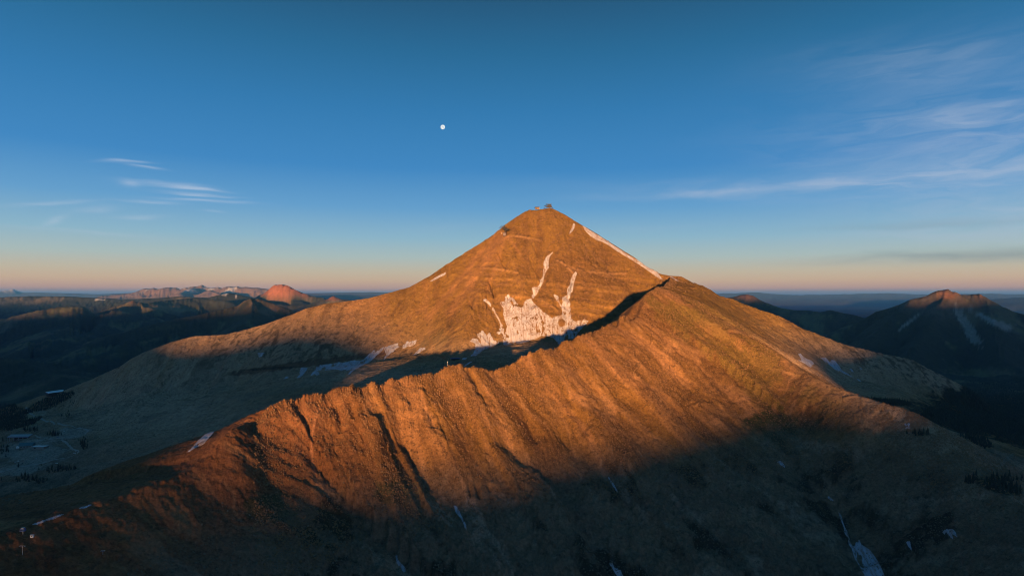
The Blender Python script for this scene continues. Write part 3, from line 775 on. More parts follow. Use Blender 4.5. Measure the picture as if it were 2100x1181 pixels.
# basins: grey moraine paled to lift its shade, brown cliff foot, dark turf
bas = np.clip(spot(330, 850, 220, 60, 0, 1300) + spot(760, 770, 260, 34, 0, 1350) + spot(1720, 770, 150, 36, 12, 1500) + spot(1080, 720, 160, 22, 0, 1450), 0, 1)
paint((0.380, 0.265, 0.185), bas * 0.85)
paint((0.190, 0.140, 0.105), bas * sstep(0.0, 0.4, n_mid) * 0.6)
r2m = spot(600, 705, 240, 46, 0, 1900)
paint((0.330, 0.220, 0.145), r2m * 0.8)  # left flank rock lightened to lift its shade
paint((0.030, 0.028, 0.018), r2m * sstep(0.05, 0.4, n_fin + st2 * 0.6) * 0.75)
paint((0.090, 0.040, 0.024), patchy(spot(690, 738, 120, 7, -8, 1900) + spot(540, 757, 70, 6, -8, 1900), n_fin, 0.3, 0.6) * 0.7)
paint((0.028, 0.020, 0.014), patchy(spot(560, 755, 60, 3, -3, 1800), n_fin * 0.5, 0.3, 0.5) * 0.7)
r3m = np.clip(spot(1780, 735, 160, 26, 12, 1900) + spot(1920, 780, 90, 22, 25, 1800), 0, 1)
paint((0.350, 0.245, 0.170), r3m * 0.8)  # right cliffs get a paler albedo against their shade
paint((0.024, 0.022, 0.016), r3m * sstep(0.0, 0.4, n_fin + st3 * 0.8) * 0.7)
paint((0.150, 0.128, 0.105), np.clip(spot(60, 930, 160, 50, 0, 1200), 0, 1) * 0.8)
paint((0.30, 0.26, 0.22), patchy(spot(70, 925, 75, 26, 0, 1200) + spot(20, 965, 60, 12, 0, 1200) + spot(150, 885, 40, 12, 0, 1200), n_fin * 0.6 + n_mid, 0.35, 0.7) * 0.85)
paint((0.30, 0.26, 0.21), patchy(spot(82, 845, 16, 9, 20, 1300) + spot(16, 865, 20, 5, -8, 1300), n_fin, 0.35, 0.6) * 0.7)
paint((0.36, 0.27, 0.17), patchy(spot(42, 862, 50, 16, -10, 1300, 2600), n_fin, 0.3, 0.6) * 0.7)
# right-hand basin floor: forest ground, knolls, gravel
forest_c = (0.012, 0.017, 0.012)
fr = np.clip(spot(2080, 860, 160, 45, 6, 1600) + spot(1960, 860, 60, 22, 10, 1300) + spot(1800, 822, 60, 7, 4, 1500) + spot(2060, 810, 120, 34, 0, 2100) + spot(2050, 1000, 50, 14, 15, 900), 0, 1)
paint(forest_c, patchy(fr, n_mid + 0.5 * n_fin, 0.25, 0.5) * 0.92)
paint((0.075, 0.066, 0.052), patchy(spot(1960, 925, 110, 40, 20, 1200, 2200), n_fin * 1.5 + n_mid, 0.3, 0.7) * 0.7)
paint((0.22, 0.19, 0.15), patchy(spot(2062, 945, 26, 5, -42, 1100), n_fin, 0.35, 0.6) * 0.6)
# --- beyond the mountain
far_f = sstep(2750, 3600, YY)
paint((0.040, 0.044, 0.030), far_f * 0.97)
paint((0.180, 0.140, 0.085), far_f * sstep(0.10, 0.45, n_far) * (YY < 16000) * 0.75)
paint((0.150, 0.150, 0.070), far_f * sstep(0.12, 0.4, n_far2) * (YY < 12000) * 0.7)
paint((0.150, 0.110, 0.075), far_f * sstep(0.30, 0.50, n_far2) * (YY < 9000) * 0.5)
# bare crests of the far hills
bare = far_f * sstep(-0.15, 0.35, n_far2 + 0.3)
for a_, c_, k_ in (((545, 628, 60, 20, 20, 6000, 8200), (0.20, 0.125, 0.085), 0.9), ((505, 635, 40, 14, -30, 5500, 8200), (0.11, 0.075, 0.035), 0.6), ((272, 619, 9, 3, 0, 9000, 11500), (0.25, 0.12, 0.08), 0.9), ((255, 630, 40, 7, -20, 8000, 11500), (0.12, 0.085, 0.05), 0.6),
                   ((180, 655, 60, 8, -24, 6500, 9500), (0.08, 0.06, 0.03), 0.5), ((400, 640, 70, 10, -10, 6000, 8200), (0.09, 0.06, 0.032), 0.5), ((1945, 620, 90, 30, 0, 5200, 7500), (0.15, 0.115, 0.09), 0.85),
                   ((1943, 603, 20, 9, 0, 5200, 7500), (0.22, 0.105, 0.066), 1.0), ((2010, 606, 9, 3, 0, 5200, 7500), (0.2, 0.105, 0.066), 1.0), ((1532, 610, 30, 8, 0, 8000, 10500), (0.2, 0.10, 0.07), 0.9),
                   ((684, 610, 16, 5, 0, 11000, 13500), (0.24, 0.085, 0.055), 1.0)):
    paint(c_, np.minimum(1, spot(*a_) * 1.5) * bare * k_)
n_pk = rot_fbm((X + 0.4 * YY) / 55, YY / 260, 5, 170, 0.7)
pk = np.maximum.reduce([spot(1978, 660, 8, 40, -30, 4000, 7500), spot(1996, 690, 10, 26, -40, 4000, 7500), spot(2032, 658, 44, 6, 28, 4000, 7500), spot(2060, 668, 20, 8, 10, 4000, 7500), spot(1862, 662, 34, 4, -38, 4000, 7500) * 0.8])
paint((0.30, 0.26, 0.23), sstep(0.22, 0.6, pk + 0.75 * n_pk * np.minimum(1, pk * 4)) * 0.9)
paint((0.42, 0.42, 0.44), patchy(spot(2010, 642, 7, 3, 30, 5000, 7500) + spot(2030, 655, 20, 2.4, 25, 5000, 7500), n_far2, 0.5, 0.8) * 0.5)
mesa = (YY > 12800) * (YY < 15500) * (PX > 528) * (PX < 650)
paint((0.27, 0.105, 0.066), mesa * sstep(-60, 60, H) * 0.95)
snowr = (YY > 27000) * (YY < 36000) * (PX < 660) * (PX > 200)
paint((0.24, 0.150, 0.110), snowr * sstep(-300, 0, H) * 0.9)
paint((0.55, 0.53, 0.53), snowr * sstep(40, 260, H) * sstep(0.05, 0.25, rot_fbm(X / 500, YY / 900, 4, 160)) * 0.9)
vfar = (YY > 40000)
paint((0.10, 0.09, 0.08), vfar * 0.9)
paint((0.45, 0.42, 0.42), vfar * (PX < 45) * sstep(240, 420, H) * 0.9)
for a_ in ((170, 612.5, 12, 1.6), (205, 614.5, 10, 1.5), (250, 613, 8, 1.2), (460, 603, 9, 2.5), (484, 608, 2.0, 5)):
    paint((0.5, 0.47, 0.45), patchy(spot(*a_, 0, 10000, 17000), n_far2, 0.35, 0.6))
for a_ in ((165, 750, 60, 3, -14), (240, 730, 30, 5, -10), (300, 715, 40, 5, -5), (110, 700, 60, 2, -30), (30, 740, 30, 4, 0), (110, 770, 60, 2.2, 4), (180, 690, 30, 3, -30), (350, 670, 60, 5, -8), (260, 745, 30, 2, -40)):
    paint((0.085, 0.080, 0.045), patchy(spot(*a_, 3200, 9000), n_far2, 0.4, 0.75) * 0.7)
ALB = alb

def grid_object(name, i0, i1, mat):
    nr = i1 - i0
    co = np.stack([X[i0:i1], YY[i0:i1], H[i0:i1]], -1).reshape(-1, 3).astype(np.float32)
    idx = np.arange(nr * NU, dtype=np.int32).reshape(nr, NU)
    q = np.stack([idx[:-1, :-1], idx[:-1, 1:], idx[1:, 1:], idx[1:, :-1]], -1).reshape(-1, 4)
    me = bpy.data.meshes.new(name)
    me.vertices.add(len(co)); me.vertices.foreach_set('co', co.ravel())
    me.loops.add(q.size); me.loops.foreach_set('vertex_index', q.ravel())
    me.polygons.add(len(q)); me.polygons.foreach_set('loop_start', np.arange(0, q.size, 4, dtype=np.int32))
    me.polygons.foreach_set('use_smooth', np.ones(len(q), dtype=bool))
    me.update(calc_edges=True)
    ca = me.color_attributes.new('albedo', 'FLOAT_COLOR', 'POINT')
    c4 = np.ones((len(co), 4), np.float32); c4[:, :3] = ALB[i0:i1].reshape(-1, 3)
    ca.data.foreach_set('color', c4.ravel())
    me.materials.append(mat)
    o = bpy.data.objects.new(name, me); COL.objects.link(o); o['kind'] = 'structure'
    return o


sp1 = int(np.searchsorted(Ys, 2900)); sp2 = int(np.searchsorted(Ys, 18000))
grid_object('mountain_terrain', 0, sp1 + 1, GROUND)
grid_object('hills', sp1, sp2 + 1, FARGROUND)
grid_object('distant_mountains', sp2, NY, FARGROUND)


# --- the range towards the sunrise, behind the viewpoint: its crest keeps the valleys in shade
def sunrise_range():
    D0 = 9500.0
    cs = np.linspace(-16000, 12000, 561)
    # points of the land where the edge of the shade lies this morning
    edge = [(520, 902, 0), (600, 932, 0), (800, 945, 0), (1000, 930, 0), (1200, 880, 0), (1400, 836, 0), (1560, 806, 0),
            (800, 695, 1700), (700, 668, 1700), (600, 668, 1700), (500, 690, 1700), (400, 693, 1700), (1640, 705, 1700), (1720, 705, 1700)]
    tn = math.tan(SUN_EL); ca_, sa_ = math.cos(SUN_AZ), math.sin(SUN_AZ)
    tab = []
    for a_, b_, ym in edge:
        p = hit(a_, b_, ym)
        if p:
            tab.append((p.x * ca_ - p.y * sa_, p.z + (p.y * ca_ + p.x * sa_) * tn))
    tab += [(-545, -188), (-600, -160), (560, -186)]
    tab += [(-16000, 100), (-12500, 20), (-9500, -110), (-7800, -140), (-6800, -90), (-5600, -30), (-4900, -70), (-4300, -90), (-3700, -20), (-3000, -20), (-2300, -20), (2700, 140), (3500, 60), (4000, 80), (5000, 130), (12000, 180)]
    tab.sort()
    print('shade edge', [(round(a_), round(b_)) for a_, b_ in tab])
    top = np.interp(cs, [t[0] for t in tab], [t[1] for t in tab]) + D0 * tn
    top += rot_fbm(cs / 220, cs * 0 + 3.3, 4, 140) * 14
    lvl = np.array([-1700, -1200, -700, -350, -150, 0, 150, 350, 700, 1200, 1700.0])
    ds = -SUN[0] / math.cos(SUN_EL), -SUN[1] / math.cos(SUN_EL)                   # travel direction of light
    perp = (ds[1], -ds[0])
    co = []
    for l in lvl:
        rise = max(0.0, 1 - abs(l) / 1700.0)
        for c_, t_ in zip(cs, top):
            wob = float(rot_fbm(np.array([c_ / 300]), np.array([l / 300]), 3, 150)[0]) * 60 * (1 - rise)
            z = -900 + (t_ + 900) * rise ** 0.9 + (wob if l else 0)
            co.append((c_ * perp[0] - (D0 - l) * ds[0], c_ * perp[1] - (D0 - l) * ds[1], z))
    nc = len(cs); fs = []
    for a in range(len(lvl) - 1):
        for b in range(nc - 1):
            i = a * nc + b; fs.append((i, i + 1, i + nc + 1, i + nc))
    me = bpy.data.meshes.new('hills'); me.from_pydata(co, [], fs); me.materials.append(plain('range_rock', (0.1, 0.085, 0.07), 0.95, 0, 0.4, 0.01))
    o = bpy.data.objects.new('hills', me); COL.objects.link(o); o['kind'] = 'structure'


sunrise_range()


# ------------------------------------------------------------------ snow
def snow_mat():
    m, g = new_mat('old_snow')
    geo = g.n('ShaderNodeNewGeometry')
    mp = g.n('ShaderNodeMapping'); mp.inputs['Scale'].default_value = (0.20, 0.028, 0.028); g.link(geo.outputs['Position'], mp.inputs[0])
    n1 = g.noise(mp.outputs[0], 1.0, 5.0, 0.65)
    n2 = g.noise(geo.outputs['Position'], 0.35, 4.0, 0.6)
    col = g.ramp(g.m('ADD', g.m('MULTIPLY', n1, 0.7), g.m('MULTIPLY', n2, 0.3)), [(0.36, (0.17, 0.11, 0.08, 1)), (0.43, (0.32, 0.26, 0.26, 1)), (0.51, (0.37, 0.36, 0.43, 1)), (0.66, (0.43, 0.47, 0.60, 1))])
    b = g.n('ShaderNodeBsdfPrincipled'); g.link(col, b.inputs['Base Color']); b.inputs['Roughness'].default_value = 0.75
    bump = g.n('ShaderNodeBump'); bump.inputs['Strength'].default_value = 0.4; bump.inputs['Distance'].default_value = 1.0
    g.link(n2, bump.inputs['Height']); g.link(bump.outputs[0], b.inputs['Normal'])
    o = g.n('ShaderNodeOutputMaterial'); g.link(b.outputs[0], o.inputs[0])
    return m


SNOW = snow_mat()
VISN = QE >= np.maximum.accumulate(QE, axis=0) - 0.014
VISS = QE >= np.maximum.accumulate(QE, axis=0) - 0.007      # also the small hollows just behind a bump


def inside(px, py, poly):
    r = np.zeros(px.shape, bool); n_ = len(poly); j = n_ - 1
    for i in range(n_):
        xi, yi = poly[i]; xj, yj = poly[j]
        if yi != yj:
            r ^= ((yi > py) != (yj > py)) & (px < (xj - xi) * (py - yi) / (yj - yi) + xi)
        j = i
    return r


def snow(label, poly, ymin=0, ymax=1e9, hole=None, group=None, jit=0.8, thick=1.0, more=()):
    """a patch of old snow lying on the land: the outline is dropped on to the ground and the snow given its own thickness"""
    a = np.array(poly, float)
    i0 = max(0, int(np.searchsorted(Ys, ymin)) - 1); i1 = min(NY, int(np.searchsorted(Ys, ymax)))
    j0 = max(0, int(np.searchsorted(us, (a[:, 0].min() - 6 - HX) / F))); j1 = min(NU, int(np.searchsorted(us, (a[:, 0].max() + 6 - HX) / F)))
    px = PX[i0:i1, j0:j1]; py = PY[i0:i1, j0:j1]
    x = X[i0:i1, j0:j1]; y = YY[i0:i1, j0:j1]; h = H[i0:i1, j0:j1]
    S_ = 3                                            # refine the grid so that the outline is not stepped
    def fine(q):
        n0, n1 = q.shape; r = np.linspace(0, n0 - 1, (n0 - 1) * S_ + 1); c = np.linspace(0, n1 - 1, (n1 - 1) * S_ + 1)
        a0 = np.minimum(r.astype(int), n0 - 2); b0 = np.minimum(c.astype(int), n1 - 2); fr = (r - a0)[:, None]; fc = (c - b0)[None]
        B_ = q[a0] * (1 - fr) + q[a0 + 1] * fr
        return B_[:, b0] * (1 - fc) + B_[:, b0 + 1] * fc
    # rows that can matter
    ok_r = np.nonzero(((py > a[:, 1].min() - 3) & (py < a[:, 1].max() + 3) & VIS[i0:i1, j0:j1]).any(1))[0]
    if len(ok_r) == 0:
        return None
    q0, q1 = max(0, ok_r[0] - 1), min(len(px), ok_r[-1] + 2)
    vis = fine((VISS if ymin > 1000 else VISN)[i0:i1, j0:j1][q0:q1].astype(float)) > 0.45
    fx, fy, fh = fine(x[q0:q1]), fine(y[q0:q1]), fine(h[q0:q1])
    fpx = HX + F * fx / fy; fpy = HY - F * fh / fy
    jx = rot_fbm(fx / 7, fy / 7, 4, 600, 0.6) * jit * 2.4; jy = rot_fbm(fx / 7, fy / 7, 4, 620, 0.6) * jit * 1.6
    m = inside(fpx + jx, fpy + jy, poly) & vis
    m &= (rot_fbm(fx / 10, fy / 22, 4, 660, 0.7) < 0.37 + 0.6 * (fpy < 612)) | (a[:, 0].max() - a[:, 0].min() < 60)
    if hole:
        m &= ((fpx + jx - hole[0]) / hole[2]) ** 2 + ((fpy + jy - hole[1]) / hole[3]) ** 2 > 1
    if m.sum() < 6:
        return None
    cell = m[:-1, :-1] & m[1:, :-1] & m[:-1, 1:] & m[1:, 1:]
    # connected pieces, largest first: each is a patch of its own
    lab_ = np.zeros(cell.shape, np.int32); pieces = []
    for i0_, j0_ in zip(*np.nonzero(cell)):
        if lab_[i0_, j0_]:
            continue
        n_ = len(pieces) + 1; st = [(i0_, j0_)]; lab_[i0_, j0_] = n_; cnt = 0
        while st:
            a_, b_ = st.pop(); cnt += 1
            for c_, d_ in ((a_ + 1, b_), (a_ - 1, b_), (a_, b_ + 1), (a_, b_ - 1)):
                if 0 <= c_ < cell.shape[0] and 0 <= d_ < cell.shape[1] and cell[c_, d_] and not lab_[c_, d_]:
                    lab_[c_, d_] = n_; st.append((c_, d_))
        pieces.append((cnt, n_))
    if not pieces:
        return None
    pieces.sort(reverse=True)
    W = m.shape[1]
    er = m.copy(); er[1:-1, 1:-1] = m[1:-1, 1:-1] & m[:-2, 1:-1] & m[2:, 1:-1] & m[1:-1, :-2] & m[1:-1, 2:]
    zb = fh.copy()
    for _ in range(14 if thick >= 1.0 else 4):       # snow fills the hollows and leaves the sharpest rock bare
        zb[1:-1, 1:-1] = (zb[1:-1, 1:-1] * 2 + zb[:-2, 1:-1] + zb[2:, 1:-1] + zb[1:-1, :-2] + zb[1:-1, 2:]) / 6
    zb = np.maximum(zb, fh - 0.7)
    z = np.where(er, zb, fh) + np.where(er, thick * 0.75 + 0.25 * rot_fbm(fx / 12, fy / 12, 3, 640), 0.10)
    for (cnt, n_), lb in zip(pieces, (label,) + tuple(more)):
        ii, jj = np.nonzero(lab_ == n_)
        quads = np.stack([ii * W + jj, ii * W + jj + 1, (ii + 1) * W + jj + 1, (ii + 1) * W + jj], -1)
        use, inv = np.unique(quads, return_inverse=True)
        co = np.stack([fx.ravel()[use], fy.ravel()[use], z.ravel()[use]], -1)
        me = bpy.data.meshes.new('snow_patch'); me.from_pydata(co.tolist(), [], inv.reshape(-1, 4).tolist())
        me.polygons.foreach_set('use_smooth', np.ones(len(me.polygons), dtype=bool)); me.materials.append(SNOW)
        o = bpy.data.objects.new('snow_patch', me); COL.objects.link(o)
        o['label'] = lb; o['category'] = 'snow patch'; o['group'] = group or 'snow patches left on the mountain'


snow('large snowfield with many fingers filling the bowl below the big face, shaded along its foot', [(1112, 581), (1108, 588), (1102.6, 595.5), (1097, 606), (1094, 610), (1092, 617), (1100, 626), (1108, 633), (1115.5, 640), (1128.5, 649), (1133, 653), (1135.7, 649), (1148.6, 647.6), (1153, 643), (1151.5, 633), (1147, 624.6), (1140, 616), (1135.7, 607), (1128.5, 603), (1134, 605), (1137, 603), (1144, 606), (1146, 611.6), (1146.5, 617), (1151.5, 626), (1153.7, 620), (1152, 609), (1158.7, 607), (1163, 604), (1163, 595.5), (1167.5, 588.6), (1170, 580), (1172, 574), (1174.5, 566.7), (1180, 559.5), (1181, 564), (1177.5, 572), (1174, 585), (1172.5, 597), (1170, 606), (1169, 617), (1171, 627.5), (1170, 637.6), (1171.7, 647.7), (1174.6, 656), (1180, 659), (1187.5, 656), (1194.7, 653.4), (1197.6, 650.5), (1202, 656), (1207.7, 658.5), (1203, 665), (1194.7, 672), (1186, 683.6), (1180, 691), (1174.6, 695), (1166, 695), (1164.5, 686.5), (1158.7, 691), (1157, 699.5), (1151.5, 705), (1147, 708), (1139, 698), (1132.8, 693), (1124, 690), (1109.8, 689), (1100, 695), (1090, 697), (1079.5, 702), (1068, 704), (1058, 703), (1040, 708), (1032, 707), (1030.6, 692), (1032, 686.5), (1027.7, 683), (1023.4, 686.5), (1018, 683.6), (1020.5, 680), (1026, 680), (1022.7, 675), (1026, 672), (1023.4, 660.6), (1016, 647.7), (1007.6, 633), (999, 621.7), (991.7, 618), (991, 613), (996, 612.4), (1003, 617.4), (1010.5, 627.5), (1016, 639), (1025, 655), (1030.6, 666.4), (1032, 673.6), (1036.4, 672), (1037.8, 665), (1032, 647.7), (1032, 633), (1026, 624.6), (1025, 620), (1035, 617.4), (1036.4, 607), (1043.6, 602), (1046.4, 609), (1053.6, 611.7), (1061, 621.7), (1066.6, 630.4), (1071, 630.4), (1074, 621.7), (1079.5, 614.5), (1088, 611.7), (1094, 607), (1092, 598.7), (1094, 596), (1091.8, 590), (1095.4, 589.4), (1099, 591.5), (1105.5, 590), (1105.5, 584.3), (1109, 579), (1106, 574), (1110.5, 572.4), (1112.7, 565), (1113.4, 555), (1114.8, 546.5), (1114, 540.8), (1117, 530.7), (1122.7, 523.5), (1128.5, 520.6), (1134, 515), (1140, 508.4), (1147, 503), (1143, 510), (1137, 517), (1132, 521), (1128.5, 527), (1126, 533.5), (1125, 539), (1126, 550), (1121, 555), (1118, 564), (1115, 574)], 1700, 2560, hole=(1152, 662, 6.5, 8), jit=0.55, more=['tall white snow couloir running up the middle of the big face', 'narrow right hand snow couloir climbing the big face'])
snow('short crooked neck of snow joining the tall middle couloir to the snowfield', [(1112, 572), (1115.5, 577), (1111, 587), (1106, 595), (1100, 606), (1094, 613), (1089, 609), (1093, 600), (1090, 592), (1094, 587), (1100, 589), (1105, 584), (1108, 577)], 1700, 2560, jit=0.35)
snow('narrow upper stem of the right hand couloir, between the ledge and the snowfield', [(1180, 556), (1184, 560), (1181, 568), (1178, 577), (1176, 590), (1174, 600), (1166, 601), (1162, 598), (1164, 590), (1168, 584), (1170, 574), (1174, 564)], 1700, 2560, jit=0.35)
snow('thin snow streak high on the summit face, just above the long couloir', [(1175.5, 458), (1180, 459.5), (1179, 467), (1174, 475), (1167, 481), (1169, 473), (1173, 466)], 1900, 2560, jit=0.3)
snow('jagged snow patch at the lower corner of the bowl, half sunlit and half in shade', [(963, 699.5), (968.7, 693.7), (977, 693.7), (981, 696.6), (983, 702), (986, 705), (984.5, 698), (977, 685), (986, 680.8), (987.4, 676.4), (991.7, 679), (997.5, 686.5), (1004.7, 681.5), (1009, 689.4), (1012, 696.6), (1025, 692), (1024, 704), (1012, 709.5), (993, 716.7), (976, 729.7), (961.5, 732), (970, 725.4), (974.5, 714), (974.5, 705)], 1500, 2400)
snow('tiny snow sliver in the shaded bowl beside the long dark hut', [(947, 735.5), (950, 734), (958, 733.5), (957, 736.5), (948, 738)], 1300, 2400, jit=0.2)
snow('long narrow snowfield along the right skyline of the summit cone', [(1194, 462.5), (1199, 465), (1220, 478.5), (1236, 488), (1284.5, 520.5), (1333, 547), (1345.6, 556), (1361.7, 575.4), (1352, 572), (1333, 558.5), (1307, 540.5), (1268.4, 517.5), (1239.5, 498), (1223.4, 493), (1210.5, 485), (1200, 474)], 1900, 2560, jit=0.5)
snow('small snow sliver on the skyline shoulder beyond the notch right of the cone', [(1373, 567), (1381, 568.5), (1394, 578.6), (1384, 574.5)], 1900, 2560, jit=0.3)
snow('thin slanting snow streak just under the left skyline of the cone', [(881, 577), (893, 568.5), (905, 562), (916, 557.5), (914, 563), (901, 570), (888, 576), (883, 578)], 1900, 2560, jit=0.3)
snow('longest ragged snowfield in the shade under the dark cliffs of the left flank', [(635, 771.5), (637.7, 767.4), (647.4, 756), (648, 751), (657, 748), (671.7, 746.4), (688, 744.8), (692.8, 742), (702.5, 744), (715.4, 740.7), (726.8, 737.5), (731.6, 740), (741, 739), (751, 731.8), (759, 723.7), (767, 718), (777, 718), (784, 713), (786, 710), (788, 712), (786, 718), (775, 727), (767, 735), (757.5, 743), (743, 749.6), (726.8, 759), (720, 765.8), (710.6, 774.7), (715.4, 764), (722, 757.7), (712, 760), (705.7, 757.7), (699, 761), (694.4, 757.7), (680, 757.7), (665, 761), (667.7, 753.7), (663.6, 753), (657, 760), (652, 761), (657, 770), (652, 771.5), (646, 768)], 1500, 2450)
snow('wedge of snow touching the upper end of the longest shaded snowfield', [(788, 711.5), (793, 710.8), (803, 706.7), (812.6, 703.5), (817.4, 704), (816, 708), (819, 710.8), (807.7, 720.5), (794.8, 730), (783.4, 741.5), (791.5, 727), (788.5, 719)], 1500, 2450)
snow('tapering snow patch at the lower end of the longest shaded snowfield', [(616.7, 752.9), (631, 753.7), (629.6, 759), (623, 767.4), (615, 774), (608.6, 776.3), (613.4, 769)], 1500, 2450)
snow('small oval snow patch low on the grey scree of the left flank', [(578.6, 779.6), (586, 772.3), (591.6, 771.5), (591.6, 775.5), (584, 777)], 1400, 2450, jit=0.3)
snow('ragged snow patch below the sunlit part of the left flank, upper of two', [(824.7, 710), (835, 699.4), (840, 701), (856, 697), (851.5, 706), (843, 710.8), (835, 710.8), (825.5, 716.4)], 1500, 2450)
snow('kite shaped snow patch below the sunlit left flank, nearest the bowl', [(838.5, 737.5), (848, 727), (861, 713), (871.7, 712.4), (873, 714.8), (859.5, 723.7), (846.6, 730)], 1500, 2450, jit=0.5)
snow('little triangular snow patch alone under the dark left ridge', [(528, 723.5), (543.5, 723), (536, 731.5), (531, 732.5)], 1500, 2450, jit=0.3)
snow('thin snow patch tucked behind the right edge of the near spur', [(1581, 707), (1585, 712), (1596, 720), (1606, 722), (1607.6, 726), (1622, 732), (1613, 735.4), (1604.7, 733), (1593, 724.6), (1583, 716)], 1700, 2450, jit=0.5)
snow('blunt forked snow patch in the middle of the right basin', [(1636.4, 726), (1642, 724), (1648, 732), (1655, 736), (1665, 739.7), (1670, 746), (1665, 750.5), (1664.4, 755), (1658, 754), (1655, 749), (1643.6, 742), (1635, 737.6), (1643.6, 739), (1640.7, 733)], 1600, 2450, jit=0.5)
snow('long tapering snowfield under the cliffs of the right basin', [(1682.4, 733), (1694, 733), (1701, 742), (1705.5, 737.6), (1709.8, 738), (1718.4, 746), (1728.5, 760.6), (1743, 768), (1750, 774), (1737, 769), (1722.7, 762), (1715.5, 760), (1701, 749), (1688, 739)], 1600, 2450, jit=0.5)
snow('small grey snow scrap beside the long tapering snowfield on the right', [(1741.4, 755.6), (1747, 756), (1753, 765), (1746, 762)], 1600, 2450, jit=0.2)
snow('smallest snow scrap under the right cliffs, farthest from the cone', [(1761, 752), (1765, 753.5), (1769, 758.5), (1764, 757)], 1600, 2450, jit=0.2)
snow('thin snow line below the tip of the long tapering snowfield on the right', [(1756, 776), (1763, 779), (1769, 784), (1761, 781)], 1600, 2450, jit=0.2)
snow('clean blade shaped snow patch on the sunlit left shoulder of the near ridge', [(382, 927), (390, 921.4), (403.8, 905.7), (424.6, 886.6), (443.8, 879), (435, 891.8), (417.7, 911), (400, 919.7), (388, 926.6)], 0, 1500, jit=0.35)
snow('bluish snow blade on the dark near ridge above the lift towers', [(64, 1074.6), (76, 1070), (95, 1064), (118.5, 1055), (137.5, 1051), (128, 1057), (111.4, 1065), (104, 1066), (95, 1069), (78, 1076), (64.6, 1076)], 0, 1500, jit=0.3)
snow('slim snow blade on the dark near ridge, uphill of the bluish one', [(150, 1046), (166, 1040), (189.7, 1032.5), (207.4, 1025.4), (189.7, 1035.5), (175.4, 1042), (166, 1043)], 0, 1500, jit=0.3)
snow('narrow snow thread in the foot of the long shadowed gully', [(928.6, 1033.7), (937, 1037), (948, 1058.6), (956.5, 1076), (957.7, 1088.6), (952, 1080), (945.7, 1065), (933, 1050)], 0, 1500, jit=0.4)
snow('snow remnant at the bottom of the slope below the rocky knob', [(810.7, 1138), (816, 1137), (817, 1148.6), (830, 1161.5), (833.5, 1172), (825.8, 1174), (821.5, 1163.6), (813, 1155)], 0, 1500, jit=0.4)
snow('thin snow thread halfway down the dark gullies of the near slope', [(1243.6, 975), (1250, 977), (1260.8, 994), (1271.5, 1015.7), (1263, 1007), (1252, 990)], 0, 1500, jit=0.3)
snow('snow remnant at the very foot of the near slope, in the middle', [(1248, 1153), (1256.5, 1153), (1260.8, 1163.6), (1273.7, 1168), (1281, 1187), (1267, 1183), (1256.5, 1168)], 0, 1500, jit=0.4)
snow('small square snow scrap high on the dark right part of the near slope', [(1592, 946.4), (1600, 943.6), (1610, 953.6), (1610, 959), (1601.8, 955)], 0, 1500, jit=0.3)
snow('short snow dash at the head of the lower right couloir', [(1694.6, 1016), (1700, 1016), (1710.7, 1025), (1709, 1028.6), (1698, 1023)], 0, 1500, jit=0.3)
snow('broad pale snowfield and its thin couloir at the lower right', [(1711.7, 1030), (1715, 1033), (1719.5, 1043), (1725, 1055), (1729, 1066.7), (1733, 1080), (1738, 1088), (1741.7, 1101.7), (1746.7, 1115), (1751.7, 1119), (1756.7, 1108), (1762.5, 1105), (1766.7, 1115), (1783, 1125), (1793, 1138), (1805, 1156.7), (1815, 1181), (1835, 1225), (1800, 1225), (1773, 1181), (1763, 1163), (1753, 1146.7), (1746.7, 1126.7), (1740, 1115), (1739, 1103), (1731.7, 1095), (1730, 1081.7), (1724, 1066.7), (1719, 1051.7), (1714, 1038)], 0, 1500, jit=0.4)
snow('small wedge of snow right of the broad pale snowfield', [(1856.7, 1110), (1866.7, 1107.5), (1868, 1115), (1871.7, 1131.7), (1863, 1123)], 0, 1500, jit=0.3)
snow('snow patch split by dark rock ribs at the far lower right', [(1930, 1091.7), (1936, 1086.7), (1943, 1083), (1956.7, 1085), (1961.7, 1093), (1967.5, 1106.7), (1958, 1098), (1953, 1095), (1958, 1108), (1950, 1103), (1940, 1092), (1936.7, 1096.7)], 0, 1500, jit=0.4)
snow('little pronged snow patch beside the dark trees right of the near spur', [(1853, 870), (1857, 866.6), (1859, 869.5), (1861, 868), (1864, 866.6), (1867, 869), (1865, 875), (1869, 878.8), (1854, 879.7), (1857.8, 875)], 900, 1800, jit=0.2)
snow('pale slit of snow in the shaded basin just behind the near crest', [(951, 752), (953, 748), (966, 741), (969, 742), (957, 749), (953, 753)], 1200, 2400, jit=0.2)

# ------------------------------------------------------------------ things people put up
STEEL = plain('dark_steel', (0.018, 0.018, 0.022), 0.7, 0.0, 0.2)
GALV = plain('galvanised_steel', (0.30, 0.32, 0.34), 0.45, 0.5, 0.15)
DARKW = plain('dark_timber', (0.045, 0.032, 0.026), 0.85, 0, 0.35)
TIMBER = plain('pale_timber', (0.26, 0.17, 0.10), 0.85, 0, 0.3)
WHITEP = plain('white_paint', (0.70, 0.70, 0.70), 0.6, 0, 0.08)
BLUEP = plain('blue_paint', (0.035, 0.07, 0.22), 0.5, 0, 0.15)
ROOFM = plain('pale_metal_roof', (0.72, 0.76, 0.82), 0.3, 0.25, 0.06, 0.15)
ROOFG = plain('grey_metal_roof', (0.22, 0.23, 0.26), 0.35, 0.3, 0.1, 0.15)
ROOFT = plain('teal_metal_roof', (0.09, 0.17, 0.19), 0.35, 0.3, 0.15, 0.15)
STONE = plain('grey_stone', (0.22, 0.20, 0.18), 0.9, 0, 0.3)
GLASS = plain('window_glass', (0.03, 0.04, 0.05), 0.08, 0, 0.1)
RUBBER = plain('rubber', (0.02, 0.02, 0.02), 0.9)
